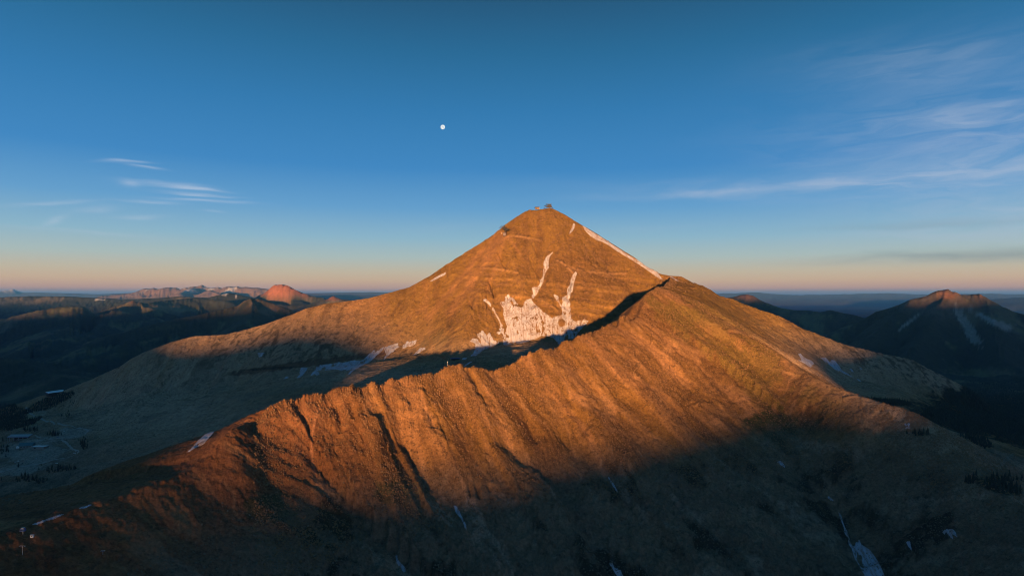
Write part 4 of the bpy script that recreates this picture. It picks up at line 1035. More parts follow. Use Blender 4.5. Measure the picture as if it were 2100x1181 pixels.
BARK = plain('bark', (0.05, 0.035, 0.025), 0.95, 0, 0.3)
NEEDLE = plain('needles', (0.018, 0.026, 0.016), 0.9, 0, 0.45, 0.6)
ROADM = plain('road_gravel', (0.30, 0.27, 0.24), 0.95, 0, 0.25, 0.15)


class MB:
    def __init__(self):
        self.v = []; self.f = []

    def box(self, c, s_, rot=0.0, taper=1.0):
        n0 = len(self.v); cr, sr = math.cos(rot), math.sin(rot)
        for dz in (-.5, .5):
            k = taper if dz > 0 else 1.0
            for dx, dy in ((-.5, -.5), (.5, -.5), (.5, .5), (-.5, .5)):
                x, y = dx * s_[0] * k, dy * s_[1] * k
                self.v.append((c[0] + x * cr - y * sr, c[1] + x * sr + y * cr, c[2] + dz * s_[2]))
        self.f += [tuple(n0 + i for i in q) for q in ((3, 2, 1, 0), (4, 5, 6, 7), (0, 1, 5, 4), (1, 2, 6, 5), (2, 3, 7, 6), (3, 0, 4, 7))]
        return self

    def tube(self, a, b, r, r2=None, n_=8):
        a = Vector(a); b = Vector(b); d = (b - a).normalized(); r2 = r if r2 is None else r2
        u_ = d.orthogonal().normalized(); w_ = d.cross(u_); n0 = len(self.v)
        for p, q in ((a, r), (b, r2)):
            for i in range(n_):
                t = 2 * math.pi * i / n_; self.v.append(tuple(p + (u_ * math.cos(t) + w_ * math.sin(t)) * q))
        for i in range(n_):
            j = (i + 1) % n_; self.f.append((n0 + i, n0 + j, n0 + n_ + j, n0 + n_ + i))
        self.f.append(tuple(n0 + i for i in range(n_))[::-1]); self.f.append(tuple(n0 + n_ + i for i in range(n_)))
        return self

    def prism(self, outline, x0, x1):
        """outline in (y, z) pushed along x"""
        n0 = len(self.v); k = len(outline)
        for x in (x0, x1):
            for y, z in outline:
                self.v.append((x, y, z))
        for i in range(k):
            j = (i + 1) % k; self.f.append((n0 + i, n0 + j, n0 + k + j, n0 + k + i))
        self.f.append(tuple(n0 + i for i in range(k))[::-1]); self.f.append(tuple(n0 + k + i for i in range(k)))
        return self

    def build(self, name, mat, parent=None):
        me = bpy.data.meshes.new(name); me.from_pydata(self.v, [], self.f); me.materials.append(mat)
        bm_ = __import__('bmesh').new(); bm_.from_mesh(me); __import__('bmesh').ops.recalc_face_normals(bm_, faces=bm_.faces); bm_.to_mesh(me); bm_.free()
        o = bpy.data.objects.new(name, me); COL.objects.link(o)
        if parent:
            o.parent = parent
        return o


def thing(name, label, cat, loc, rz=0.0, group=None):
    o = bpy.data.objects.new(name, None); COL.objects.link(o); o.location = loc; o.rotation_euler = (0, 0, rz)
    o['label'] = label; o['category'] = cat
    if group:
        o['group'] = group
    return o


def copy_tree(o, parent=None):
    c = o.copy(); COL.objects.link(c); c.parent = parent
    for ch in list(o.children):
        copy_tree(ch, c)
    return c


def at(px, py, ymin=0):
    v = hit(px, py, ymin)
    return v if v is not None else Vector(P(px, py, 2000))


def on_crest(px, info):
    """a point on top of a surveyed crest"""
    p = np.array([q[:3] for q in info], float); p = p[np.argsort(p[:, 0])]
    y = float(np.interp(px, p[:, 0], p[:, 2])); u = (px - HX) / F
    j = int(round((u - us[0]) / (us[1] - us[0]))); m = np.abs(Ys - y) < y * 0.04
    i = np.nonzero(m)[0][np.argmax((H[:, j] / Ys)[m])]
    return Vector((u * Ys[i], Ys[i], H[i, j]))


# --- summit
def summit_hut():
    p = on_crest(1102, R2); p.z -= 1.5
    t = thing('summit_hut', 'small flat roofed hut on stilts on the summit, the left one of two', 'hut', p)
    for x in (-6, 0, 6):
        for y in (-4, 4):
            MB().box((x, y, 0.5), (0.7, 0.7, 6)).build('stilt', DARKW, t)
    MB().box((-0.5, 0, 6.2), (13.5, 9, 5.4)).build('wall', plain('weathered_board', (0.16, 0.09, 0.05), 0.85, 0, 0.3), t); t.scale = (1.15, 1.15, 1.2)
    MB().box((-1.2, 0, 10.2), (17.5, 12, 2.4)).build('roof', STEEL, t)
    MB().box((7.2, 0, 7.0), (1.8, 10, 9.5)).build('side_panel', BLUEP, t)
    MB().box((-3.0, -4.58, 6.0), (2.6, 0.1, 2.2)).build('window', GLASS, t)
    MB().box((2.0, -4.58, 5.2), (2.2, 0.1, 2.8)).build('door', TIMBER, t)


def summit_station():
    p = on_crest(1125, R3); p.z -= 1.0
    t = thing('summit_station', 'dark station with stacked roofs on the highest point of the summit', 'station', p)
    for x in (-8, -3, 3, 8):
        MB().box((x, -3, 1.5), (0.8, 0.8, 7)).build('post', STEEL, t); MB().box((x, 3, 1.5), (0.8, 0.8, 7)).build('post', STEEL, t)
    t.scale = (1.2, 1.2, 1.25)
    MB().box((2, 0, 5.2), (18, 9, 3.2)).build('lower_storey', DARKW, t)
    MB().box((-2.0, 0, 7.4), (25, 11, 0.8)).build('deck', STEEL, t)
    MB().box((2.5, 0, 10.0), (12, 8, 4.2)).build('upper_storey', STEEL, t)
    MB().box((0.0, 0, 12.8), (20, 12, 1.2)).build('roof', STEEL, t)
    MB().box((2.5, -4.08, 10.2), (7, 0.1, 1.6)).build('window', GLASS, t)
    MB().tube((9, 0, 5), (16, 0, -1), 0.8).build('brace', STEEL, t); MB().tube((-10, 0, 7), (-14, 0, 0), 0.6).build('brace', STEEL, t)
    p = on_crest(1116, R3)
    t = thing('equipment_box', 'tiny black box between the two summit buildings', 'box', p)
    MB().box((0, 0, 1.4), (3.6, 3, 3.4)).build('cabinet', STEEL, t); MB().box((0, 0, 3.4), (4.4, 3.8, 0.5)).build('lid', DARKW, t)


def spoke_tower():
    p = at(1036, 484, 1900); k = p.y / F
    t = thing('cable_tower', 'dark steel tower with a fan of spread arms on the left shoulder of the cone', 'tower', p)
    f = MB(); w0, w1, h = 4.0, 2.0, 17 * k
    for sx in (-1, 1):
        for sy in (-1, 1):
            f.tube((sx * w0, sy * w0, -3), (sx * w1, sy * w1, h), 0.55, 0.4)
    for q in range(5):
        z0, z1 = h * q / 5, h * (q + 1) / 5; a, b = w0 + (w1 - w0) * q / 5, w0 + (w1 - w0) * (q + 1) / 5
        for s1 in (-1, 1):
            f.tube((-a, s1 * a, z0), (b, s1 * b, z1), 0.3); f.tube((a, s1 * a, z0), (-b, s1 * b, z1), 0.3)
            f.tube((s1 * a, -a, z0), (s1 * b, b, z1), 0.3)
    f.build('lattice_mast', STEEL, t)
    for dx, dz in ((-24, 3), (-20, 8), (-16, 12), (-10, 14), (-5, 17), (-1, 16)):
        MB().tube((0, 0, h * 0.86), (dx, random.uniform(-4, 4), h * 0.86 + dz), 1.5, 0.8).build('arm', STEEL, t)
    for dx, dz in ((5, 5), (9, 3), (15, 4), (19, 1), (12, -2)):
        MB().tube((0, 0, h * 0.76), (dx, random.uniform(-4, 4), h * 0.76 + dz), 1.7, 0.9).build('arm', STEEL, t)
    MB().box((-3, -1, 6), (11, 8, 11)).build('machine_house', plain('violet_grey_panel', (0.11, 0.085, 0.10), 0.7), t)
    MB().box((-3, -1, 12), (14, 11, 0.9)).build('landing_deck', STEEL, t)
    p = at(1029, 480, 1900)
    t = thing('shed', 'small sunlit shed left of the fan armed tower', 'shed', p)
    MB().box((0, 0, 2.2), (5, 4, 5)).build('wall', TIMBER, t)
    MB().prism([(-2.6, 4.7), (2.6, 4.7), (0, 7.6)], -3, 3).build('roof', TIMBER, t)


summit_hut(); summit_station(); spoke_tower()


def long_hut():
    p = at(934, 738, 1300)
    t = thing('lift_hut', 'long dark low hut in the shaded bowl behind the near crest', 'hut', p, R(4))
    MB().box((0, 0, 1.6), (23, 7, 4.4)).build('wall', DARKW, t)
    MB().prism([(-5, 3.8), (5, 3.8), (5, 4.3), (0, 6.0), (-5, 4.3)], -14, 14).build('roof', BLUEP, t)
    for x in (-8, -3, 3, 8):
        MB().box((x, -3.56, 2.0), (2.4, 0.1, 1.3)).build('window', GLASS, t)


long_hut()


def mast(px, h, label):
    p = on_crest(px, R1)
    t = thing('weather_mast', label, 'mast', p)
    n_ = 5
    for i in range(n_):
        MB().tube((0, 0, h * i / n_), (0, 0, h * (i + 1) / n_), 0.3, 0.3).build('mast_section', WHITEP if i % 2 == 0 else DARKW, t)
    MB().box((0, 0, h + 0.3), (1.4, 0.5, 0.5)).build('sensor', WHITEP, t)


mast(918, 6.0, 'short banded white mast standing on the near crest in front of the long dark hut')
post0 = None
for px in (508, 526, 545, 553, 574, 597, 641, 660, 866, 884, 1034, 1059):
    p = on_crest(px, R1)
    if post0 is None:
        post0 = thing('marker_post', '', 'post', p)
        MB().tube((0, 0, -0.6), (0, 0, 2.6), 0.16, 0.13).build('pole', DARKW, post0); MB().box((0, 0, 2.3), (0.9, 0.1, 0.5)).build('marker_board', DARKW, post0)
        c = post0
    else:
        c = copy_tree(post0)
    c.location = p; c.rotation_euler = (0, 0, random.uniform(-1, 1))
    c['label'] = 'thin dark post with a small board on the lit crest of the near ridge'; c['group'] = 'marker posts along the near crest'

# --- the base area in the left valley
def lodge_on_rise():
    p = at(114, 809, 1500); k = p.y / F
    ln = 56.0; rz = R(66)
    t = thing('mountain_lodge', 'large lodge with a wide pale metal roof at the lower end of the left ridge', 'lodge', p, rz)
    W = 17.0
    MB().box((0, 0, 3.5), (ln, W - 3, 13)).build('wall', DARKW, t)
    MB().prism([(-W / 2 - 1, 10.2), (-W / 2 - 1, 9.6), (W / 2 + 1, 13.6), (W / 2 + 1, 14.4)][::-1], -ln / 2 - 2, ln / 2 + 2).build('roof', ROOFM, t)
    MB().box((-ln / 2 - 1.0, 0, 8.6), (2.0, W, 2.4)).build('fascia', BLUEP, t)
    for i in range(6):
        MB().box((-20 + i * 8, W / 2 - 1.45, 6.5), (3.4, 0.12, 2.4)).build('window', GLASS, t)
    for i in range(6):
        MB().box((-20 + i * 8, -W / 2 + 1.45, 6.0), (3.4, 0.12, 2.4)).build('window', GLASS, t)
    MB().box((-ln / 2 - 8, 0, 7.0), (12, 9, 0.6)).build('porch_roof', STEEL, t)
    for x in (-13, -4):
        for y in (-4, 4):
            MB().box((-ln / 2 + x + 0, y, 3.0), (0.5, 0.5, 8.0)).build('porch_post', TIMBER, t)


lodge_on_rise()


def terminal():
    p = at(41, 901, 1300); k = p.y / F
    t = thing('lift_terminal', 'long shed with a blue grey flat roof beside the valley road', 'terminal', p, R(3))
    L = 42 * k
    MB().prism([(-9, 10.5), (-9, 9.2), (9, 13.0), (9, 14.3)][::-1], -L / 2, L / 2).build('roof', ROOFG, t)
    MB().box((0, -8.4, 9.3), (L * 0.98, 0.8, 2.2)).build('fascia', BLUEP, t)
    MB().box((4, 3, 4.5), (L * 0.62, 9, 11)).build('wall', DARKW, t)
    for i in range(5):
        MB().box((-L * 0.42 + i * L * 0.21, -6.5, 3.5), (1.0, 1.0, 12)).build('column', GALV, t)
    for i in range(4):
        MB().box((-12 + i * 9, -1.56, 5.0), (4.5, 0.12, 2.6)).build('window', GLASS, t)
    MB().box((14, -10, 2.5), (L * 0.5, 5, 1.0)).build('loading_deck', GALV, t)


def hall():
    p = at(55, 917, 1300); k = p.y / F
    t = thing('roofed_hall', 'hall with a teal pitched metal roof and pale stone base in the valley yard', 'building', p, R(14))
    MB().box((0, 0, 2.0), (26 * k * 0.9, 14, 8)).build('wall', STONE, t)
    MB().prism([(-9, 6), (9, 6), (0, 14)], -18, 18).build('roof', ROOFT, t)
    MB().prism([(-6, 6.2), (6, 6.2), (0, 11.5)], -3, 3).build('dormer', ROOFM, t)
    for i in range(4):
        MB().box((-11 + i * 7.4, -7.06, 3.2), (3.2, 0.12, 2.2)).build('window', GLASS, t)
    MB().box((-19, -6, 3.4), (7, 6, 5.5)).build('entrance_porch', WHITEP, t)
    p = at(82, 919, 1300)
    t = thing('storage_hall', 'low windowless building with a flat dull teal roof beside the pitched hall', 'building', p, R(-3))
    L = 27 * p.y / F
    MB().box((0, 0, 2.2), (L, 17, 7)).build('wall', STONE, t)
    MB().box((0, 0, 6.1), (L + 1.5, 18.5, 0.8)).build('roof', ROOFT, t)
    MB().box((-8, -8.56, 2.6), (5, 0.12, 4)).build('garage_door', STEEL, t)


terminal(); hall()


def car_proto():
    t = thing('parked_car', '', 'car', (0, 0, 0))
    prof = [(-2.3, .45), (2.3, .45), (2.35, .85), (1.5, 1.0), (.8, 1.5), (-1.3, 1.55), (-1.9, 1.05), (-2.35, .95)]
    b = MB(); b.prism([(y, z) for y, z in prof], -0.9, 0.9)
    b.build('body', WHITEP, t)
    g_ = MB(); g_.prism([(.72, 1.12), (.55, 1.44), (-1.2, 1.48), (-1.55, 1.12)], -0.91, 0.91); g_.build('window', GLASS, t)
    for x in (-.85, .85):
        for y in (-1.45, 1.45):
            MB().tube((x - .12, y, .36), (x + .12, y, .36), .36, n_=12).build('wheel', RUBBER, t)
    return t


cp = car_proto(); first = True
CARC = {'white': WHITEP, 'dark': STEEL, 'silver': GALV, 'blue': BLUEP}
bodies = {}
for px, py, rz, colr, lab in ((37, 945.5, 1.3, 'white', 'white car in the middle of the valley yard, nearest the lone pine'), (31, 948, 1.0, 'silver', 'silver car just left of the white car in the valley yard'), (74, 940.5, 1.2, 'silver', 'silver car alone on the bare ground below the teal roofs'),
                              (116, 950.5, 1.5, 'white', 'white car at the edge of the trees below the road'), (153, 929.5, 1.6, 'white', 'white car at the road bend on the right of the valley'), (158, 926, 0.6, 'dark', 'dark car at the road bend on the right of the valley'),
                              (132, 884, 0.3, 'white', 'white car by the clump of pines between the two upper roads'), (118, 896.5, 1.4, 'blue', 'blue car on the road where the tracks fork'), (46, 950, 0.9, 'dark', 'dark car right of the white car in the valley yard')):
    if first:
        c = cp; first = False
    else:
        c = copy_tree(cp)
    p = at(px, py, 1200); p.z = ground(p.x, p.y) + 0.1
    c.location = p; c.rotation_euler = (0, 0, rz); c.scale = (1.25, 1.25, 1.25); c['label'] = lab; c['group'] = 'cars parked at the valley base'
    if colr not in bodies:
        src = [q for q in c.children if q.name.startswith('body')][0]; me = src.data.copy(); me.materials.clear(); me.materials.append(CARC[colr]); bodies[colr] = me
    for q in c.children:
        if q.name.startswith('body'):
            q.data = bodies[colr]


def road(name, pts, w_, ymin=1200):
    q = [at(a, b, ymin) for a, b in pts]; o_ = []
    for a, b in zip(q[:-1], q[1:]):
        n_ = max(2, int((b - a).length / 4))
        for i in range(n_):
            o_.append(a.lerp(b, i / n_))
    o_.append(q[-1])
    xy = np.array([(v.x, v.y) for v in o_]); k = 19
    pad = np.pad(xy, ((k // 2, k // 2), (0, 0)), 'edge'); xy = np.stack([np.convolve(pad[:, i], np.ones(k) / k, 'valid') for i in (0, 1)], 1)
    T = np.gradient(xy, axis=0); T /= np.linalg.norm(T, axis=1)[:, None] + 1e-9; N_ = np.stack([-T[:, 1], T[:, 0]], 1)
    co = []; fs = []; m_ = 5
    for i in range(len(xy)):
        for j in range(m_):
            x_, y_ = xy[i] + N_[i] * w_ * (j / (m_ - 1) - 0.5) * (1 + 0.15 * math.sin(i * 0.7)); co.append((x_, y_, ground(x_, y_) + 0.45))
    for i in range(len(xy) - 1):
        for j in range(m_ - 1):
            a = i * m_ + j; fs.append((a, a + 1, a + m_ + 1, a + m_))
    me = bpy.data.meshes.new(name); me.from_pydata(co, [], fs); me.materials.append(ROADM)
    o = bpy.data.objects.new(name, me); COL.objects.link(o); o['kind'] = 'structure'


road('road', [(52, 832), (56, 839), (62, 847), (74, 856), (93, 863), (118, 867.5), (144, 872.5), (169, 878.5), (184, 882.5), (184, 887), (169, 892), (144, 896), (125, 898.5), (101, 901), (84, 904.5), (62, 906)], 5.5)
road('road', [(125, 899), (140, 912), (153, 922), (166, 927), (162, 933), (135, 938), (110, 943), (85, 948), (51, 957), (20, 963), (-10, 970)], 6.0)
road('road', [(101, 899), (76, 896.5), (62, 893)], 5.0)

# --- lift towers and hut on the dark end of the near ridge
def t_tower(px, py, h, label, wid=5.0, rz=0.0):
    p = at(px, py); t = thing('lift_tower', label, 'lift tower', p, rz, 'lift towers on the near ridge')
    MB().tube((0, 0, -1), (0, 0, h), 0.24, 0.17).build('pole', GALV, t)
    MB().box((0, 0, h), (wid, 0.3, 0.3)).build('crossarm', GALV, t)
    MB().box((0, 0, h - 0.9), (wid * 0.8, 0.22, 0.22)).build('catwalk', BLUEP, t)
    for x in (-wid / 2, wid / 2):
        MB().box((x, 0, h - 0.3), (0.25, 1.6, 0.4)).build('sheave_train', GALV, t)


t_tower(46, 1137, 8.6, 'T shaped steel lift tower on the dark slope below the small blue terminal')
t_tower(211, 1136, 4.0, 'faint small T shaped lift tower alone on the dark slope', 3.4, 0.2)
p = at(47, 1095); t = thing('chairlift_terminal', 'small blue chairlift terminal on a single leg beside the white hut', 'lift terminal', p, 0.1)
MB().tube((0, 0, -1), (0, 0, 3.2), 0.3, 0.25).build('leg', GALV, t)
MB().box((0, 0, 3.4), (4.2, 3.0, 0.5)).build('platform', BLUEP, t)
MB().box((0, 0, 5.4), (3.0, 2.4, 1.6)).build('drive_housing', BLUEP, t)
for x in (-1.9, 1.9):
    MB().box((x, 0, 4.6), (0.25, 2.6, 2.6)).build('side_frame', BLUEP, t)
MB().tube((0, 0, 6.3), (0, 0, 6.6), 1.5, 1.5, 20).build('bullwheel', GALV, t)
p = at(66, 1101); t = thing('patrol_hut', 'tiny white hut with a dark window right of the blue chairlift terminal', 'hut', p, 0.15)
MB().box((0, 0, 1.1), (2.4, 2.2, 2.4)).build('wall', WHITEP, t)
MB().prism([(-1.5, 2.3), (1.5, 2.3), (0, 3.1)], -1.5, 1.5).build('roof', GALV, t)
MB().box((0.1, -1.13, 1.4), (1.3, 0.08, 0.7)).build('window', GLASS, t)
for px, py, h, lab in ((16, 909, 16, 'tall thin pale pole left of the valley terminal'), (24, 890, 12, 'thin dark pole at the left end of the valley terminal roof')):
    p = at(px, py, 1200); t = thing('utility_pole', lab, 'pole', p)
    MB().tube((0, 0, -1), (0, 0, h), 0.35, 0.25).build('shaft', GALV if 'pale' in lab else DARKW, t); MB().box((0, 0, h - 1), (2.6, 0.3, 0.3)).build('crossarm', GALV, t)


# ------------------------------------------------------------------ loose rock
ROCK = plain('loose_rock', (0.20, 0.105, 0.045), 0.95, 0, 0.55, 0.12)
ROCKG = plain('grey_rock', (0.15, 0.115, 0.080), 0.95, 0, 0.6, 0.12)


def boulders(name, label, mask, n_, smin, smax, mat, seed):
    """blocks far too many to count, half sunk in the slope"""
    rg = np.random.RandomState(seed); ii, jj = np.nonzero((mask > 0.02) & VIS)
    if len(ii) < 10:
        return
    wgt = (mask[ii, jj]).astype(float); wgt /= wgt.sum(); pk_ = rg.choice(len(ii), min(n_, len(ii) // 2), replace=False, p=wgt); ii = ii[pk_]; jj = jj[pk_]; k = len(ii)
    x = X[ii, jj] + rg.uniform(-1.2, 1.2, k); y = YY[ii, jj] + rg.uniform(-1.2, 1.2, k); z = H[ii, jj].astype(float)
    s_ = smin + (smax - smin) * rg.rand(k) ** 3.0; yw = rg.uniform(0, 6.28, k)
    base_ = np.array([(-1, -1, -.7), (1, -1, -.7), (1, 1, -.7), (-1, 1, -.7), (-.6, -.6, .7), (.6, -.6, .7), (.6, .6, .7), (-.6, .6, .7)])
    V = base_[None] * (1 + rg.uniform(-.4, .4, (k, 8, 3))) * s_[:, None, None] * 0.5 * np.stack([np.ones(k), rg.uniform(.6, 1, k), rg.uniform(.5, 1, k)], -1)[:, None, :]
    c, n2 = np.cos(yw)[:, None], np.sin(yw)[:, None]
    V = np.stack([V[..., 0] * c - V[..., 1] * n2 + x[:, None], V[..., 0] * n2 + V[..., 1] * c + y[:, None], V[..., 2] + z[:, None] + s_[:, None] * 0.12], -1)
    q = np.array([(0, 1, 5, 4), (1, 2, 6, 5), (2, 3, 7, 6), (3, 0, 4, 7), (4, 5, 6, 7)])
    Fc = (np.arange(k)[:, None, None] * 8 + q[None]).reshape(-1, 4).astype(np.int32)
    me = bpy.data.meshes.new(name); V = V.reshape(-1, 3).astype(np.float32)
    me.vertices.add(len(V)); me.vertices.foreach_set('co', V.ravel()); me.loops.add(Fc.size); me.loops.foreach_set('vertex_index', Fc.ravel())
    me.polygons.add(len(Fc)); me.polygons.foreach_set('loop_start', np.arange(0, Fc.size, 4, dtype=np.int32)); me.update(calc_edges=True)
    me.materials.append(mat); o = bpy.data.objects.new(name, me); COL.objects.link(o); o['kind'] = 'stuff'; o['label'] = label


r0_, r1_, C_, T_, D_ = RINFO['R1']
mr = np.zeros(H.shape, np.float32); mr[r0_:r1_] = np.clip(0.12 + 0.9 * np.exp(-np.abs(C_) / 30), 0, 1) * (C_ > -12)
mr = mr * (YY < 1640) * np.clip(0.25 + sstep(0.0, 0.5, n_mid + 0.6 * n_fin) * 1.6, 0, 2) * (PX > 300) * (H > -330)
boulders('scree', 'loose orange brown rock scattered over the lit near slope', mr * (PX > 520), 42000, 0.9, 3.4, ROCK, 31)
boulders('scree', 'loose grey rock on the dark foot of the near slope', lowm * (PY < 1230) * (YY > 600) * np.clip(0.2 + sstep(0, 0.5, n_mid), 0, 1), 26000, 0.8, 2.8, ROCKG, 32)
boulders('scree', 'broken rock on the big face and under its ledges', np.clip(cliff + spot(1090, 500, 90, 60, 0, 1800), 0, 1) * np.clip(0.1 + sstep(0.1, 0.5, n_fin + 0.4 * n_mid), 0, 1) * (YY > 1750), 22000, 1.6, 5.0, ROCK, 33)

# ------------------------------------------------------------------ conifers
def crown_mesh(seed, h, r, tiers=9, seg=11):
    rr = random.Random(seed); v = []; f = []
    for k in range(tiers):
        t0 = k / tiers; z0 = h * (0.10 + 0.86 * t0); z1 = z0 + h * 0.19 * (1.1 - t0 * 0.5); R0 = r * (1 - t0) ** 0.85 * rr.uniform(0.82, 1.12) + 0.12
        c = len(v); v.append((rr.uniform(-.1, .1), rr.uniform(-.1, .1), min(z1, h)))
        a0 = rr.random() * 6
        for i in range(seg):
            a_ = a0 + 2 * math.pi * i / seg; q = R0 * (1.0 if i % 2 else 0.55) * rr.uniform(0.75, 1.2)
            v.append((math.cos(a_) * q, math.sin(a_) * q, z0 - h * 0.03 * rr.random() - (0.05 * h if i % 2 else 0)))
        for i in range(seg):
            f.append((c, c + 1 + i, c + 1 + (i + 1) % seg))
    me = bpy.data.meshes.new('crown'); me.from_pydata(v, [], f); me.materials.append(NEEDLE)
    return me


crowns = [crown_mesh(i, 11 + i, 2.0 + 0.25 * (i % 3)) for i in range(4)]
tm = MB().tube((0, 0, -1.0), (0, 0, 6), 0.28, 0.16, 6); trunk0 = tm.build('trunk', BARK); trunk_me = trunk0.data; bpy.data.objects.remove(trunk0)


def conifer(x, y, label, group, sc):
    t = bpy.data.objects.new('conifer', None); COL.objects.link(t); t.location = (x, y, ground(x, y) - 0.2)
    t.rotation_euler = (random.uniform(-.04, .04), random.uniform(-.04, .04), random.uniform(0, 6)); t.scale = (sc, sc, sc * random.uniform(0.85, 1.25))
    t['label'] = label; t['category'] = 'tree'; t['group'] = group
    for nm, me in (('crown', random.choice(crowns)), ('trunk', trunk_me)):
        o = bpy.data.objects.new(nm, me); COL.objects.link(o); o.parent = t


CL = [(66, 882, 13, 4, 24, 'dark conifer in the clump between the upper road and the long terminal', 0.95), (114, 892, 13, 4, 26, 'dark conifer in the clump inside the road bend', 0.95), (170, 912, 9, 8, 24, 'dark conifer in the clump right of the road fork', 0.95),
      (8, 922, 12, 10, 20, 'dark conifer in the grove at the left edge beside the yard', 0.95), (120, 962, 36, 5, 46, 'dark conifer in the row behind the rim of the near ridge', 0.85), (60, 984, 34, 7, 36, 'dark conifer in the dense grove behind the rim, left end', 0.9),
      (120, 826, 36, 8, 40, 'small conifer on the slope around the large lodge', 0.6), (38, 958, 1.5, 1, 1, 'lone dark conifer standing in the valley yard', 1.0), (140, 852, 12, 6, 14, 'small conifer on the grey bank above the upper road', 0.7),
      (1890, 890, 22, 4, 22, 'dark conifer in the strip beside the little pronged snow patch', 0.75), (1992, 985, 14, 7, 18, 'dark conifer in the clump on the gravel flat at the right', 0.85), (2065, 985, 34, 7, 26, 'dark conifer in the belt at the right edge', 0.85)]
for cx, cy, rx, ry, n_, lab, sc in CL:
    k = 0
    for _ in range(n_ * 6):
        if k >= n_:
            break
        px, py = random.gauss(cx, rx * 0.55), random.gauss(cy, ry * 0.55)
        v = hit(px, py)
        if v is None or v.y < 800 or v.y > 3000 or (cx < 300 and v.y < 1150):
            continue
        k += 1
        conifer(v.x, v.y, lab, lab.replace('dark conifer', 'conifers').replace('small conifer', 'small conifers'), sc * random.uniform(0.7, 1.25))


def forest(name, label, areas, n_, seed, hmin, hmax):
    """woods too dense to count: one mesh of many small jagged trees"""
    rg = np.random.RandomState(seed); m = 0
    for a_ in areas:
        m = np.maximum(m, spot(*a_))
    m = m * (0.75 + 0.7 * n_mid)
    ii, jj = np.nonzero((m > 0.33) & VIS)
    if len(ii) == 0:
        return
    wgt = (YY[ii, jj]).astype(float); wgt /= wgt.sum()
    pick = rg.choice(len(ii), min(n_, len(ii)), replace=False, p=wgt); ii = ii[pick]; jj = jj[pick]; k = len(ii)
    x = X[ii, jj] + rg.uniform(-2, 2, k); y = YY[ii, jj] + rg.uniform(-2, 2, k); z = H[ii, jj] - 0.8
    h = rg.uniform(hmin, hmax, k) * rg.uniform(0.7, 1.2, k); r = h * rg.uniform(0.15, 0.24, k)
    seg = 6; V = []; ang0 = rg.uniform(0, 6.28, k)
    for (zb, zt, rs) in ((0.08, 0.62, 1.0), (0.38, 1.0, 0.66)):
        V.append(np.stack([x, y, z + h * zt], -1))
        for i in range(seg):
            a_ = ang0 + 6.2832 * i / seg; q = r * rs * (1.0 if i % 2 else 0.6)
            V.append(np.stack([x + np.cos(a_) * q, y + np.sin(a_) * q, z + h * zb], -1))
    V = np.stack(V, 1); nv = V.shape[1]; fl = []
    for b in (0, seg + 1):
        for i in range(seg):
            fl.append((b, b + 1 + i, b + 1 + (i + 1) % seg))
    fl = np.array(fl); Fc = (np.arange(k)[:, None, None] * nv + fl[None]).reshape(-1, 3).astype(np.int32)
    me = bpy.data.meshes.new(name); V = V.reshape(-1, 3).astype(np.float32)
    me.vertices.add(len(V)); me.vertices.foreach_set('co', V.ravel()); me.loops.add(Fc.size); me.loops.foreach_set('vertex_index', Fc.ravel())
    me.polygons.add(len(Fc)); me.polygons.foreach_set('loop_start', np.arange(0, Fc.size, 3, dtype=np.int32)); me.update(calc_edges=True)
    me.materials.append(NEEDLE)
    o = bpy.data.objects.new(name, me); COL.objects.link(o); o['kind'] = 'stuff'; o['label'] = label


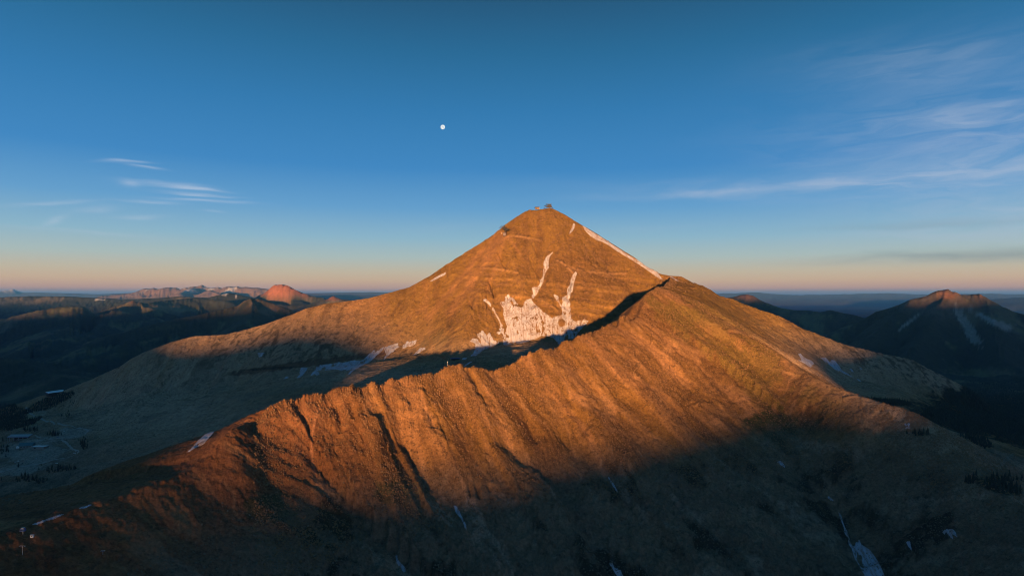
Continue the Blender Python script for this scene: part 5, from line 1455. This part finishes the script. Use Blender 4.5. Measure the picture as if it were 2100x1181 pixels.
forest('forest', 'dense dark conifer forest covering the basin at the right', [(2080, 860, 170, 48, 6, 1300, 4500), (1960, 862, 70, 22, 10, 1300, 3500), (1800, 824, 70, 7, 4, 1400, 3000), (2060, 810, 130, 34, 0, 2100, 4500), (2060, 1000, 50, 12, 15, 900, 1500), (2000, 905, 40, 12, 20, 1200, 2000)], 15000, 5, 7, 12)
forest('forest', 'dark conifer woods on the lower end of the left ridge', [(20, 870, 60, 12, -10, 1500, 3000), (110, 822, 60, 12, -20, 1500, 2700), (0, 845, 60, 20, 0, 2000, 4500)], 3500, 6, 6, 11)

# ------------------------------------------------------------------ the air
def haze():
    x0, x1, y0, y1, z0, z1 = -135000, 135000, -17000, 118000, -2100, 640
    v = [(x, y, z) for z in (z0, z1) for y in (y0, y1) for x in (x0, x1)]
    f = [(0, 2, 3, 1), (4, 5, 7, 6), (0, 1, 5, 4), (2, 6, 7, 3), (0, 4, 6, 2), (1, 3, 7, 5)]
    me = bpy.data.meshes.new('haze'); me.from_pydata(v, [], f)
    m, g = new_mat('air')
    pv = g.n('ShaderNodeVolumePrincipled'); pv.inputs['Color'].default_value = (0.09, 0.38, 1.0, 1); pv.inputs['Density'].default_value = 1.0e-5
    pv.inputs['Anisotropy'].default_value = 0.0
    o_ = g.n('ShaderNodeOutputMaterial'); g.link(pv.outputs[0], o_.inputs['Volume'])
    me.materials.append(m)
    o = bpy.data.objects.new('haze', me); COL.objects.link(o); o['kind'] = 'stuff'; o['label'] = 'thin blue morning haze over the distant valleys'


haze()


def moon():
    p = P(908, 261, 300000.0); r = 4.6 / F * 300000
    bpy.ops.mesh.primitive_uv_sphere_add(segments=48, ring_count=24, radius=r, location=p)
    o = bpy.context.object; o.name = 'moon'
    for f in o.data.polygons:
        f.use_smooth = True
    m, g = new_mat('moon_surface')
    tc = g.n('ShaderNodeTexCoord')
    nz = g.noise(tc.outputs['Object'], 1.6 / r, 4.0, 0.6)
    col = g.ramp(nz, [(0.38, lin(196, 206, 216)), (0.58, lin(250, 252, 250))])
    e = g.n('ShaderNodeEmission'); g.link(col, e.inputs[0]); e.inputs[1].default_value = 1.0 / 2 ** EXPOSURE
    oo = g.n('ShaderNodeOutputMaterial'); g.link(e.outputs[0], oo.inputs[0])
    o.data.materials.append(m)
    o['label'] = 'small bright white moon high in the blue sky'; o['category'] = 'moon'


moon()
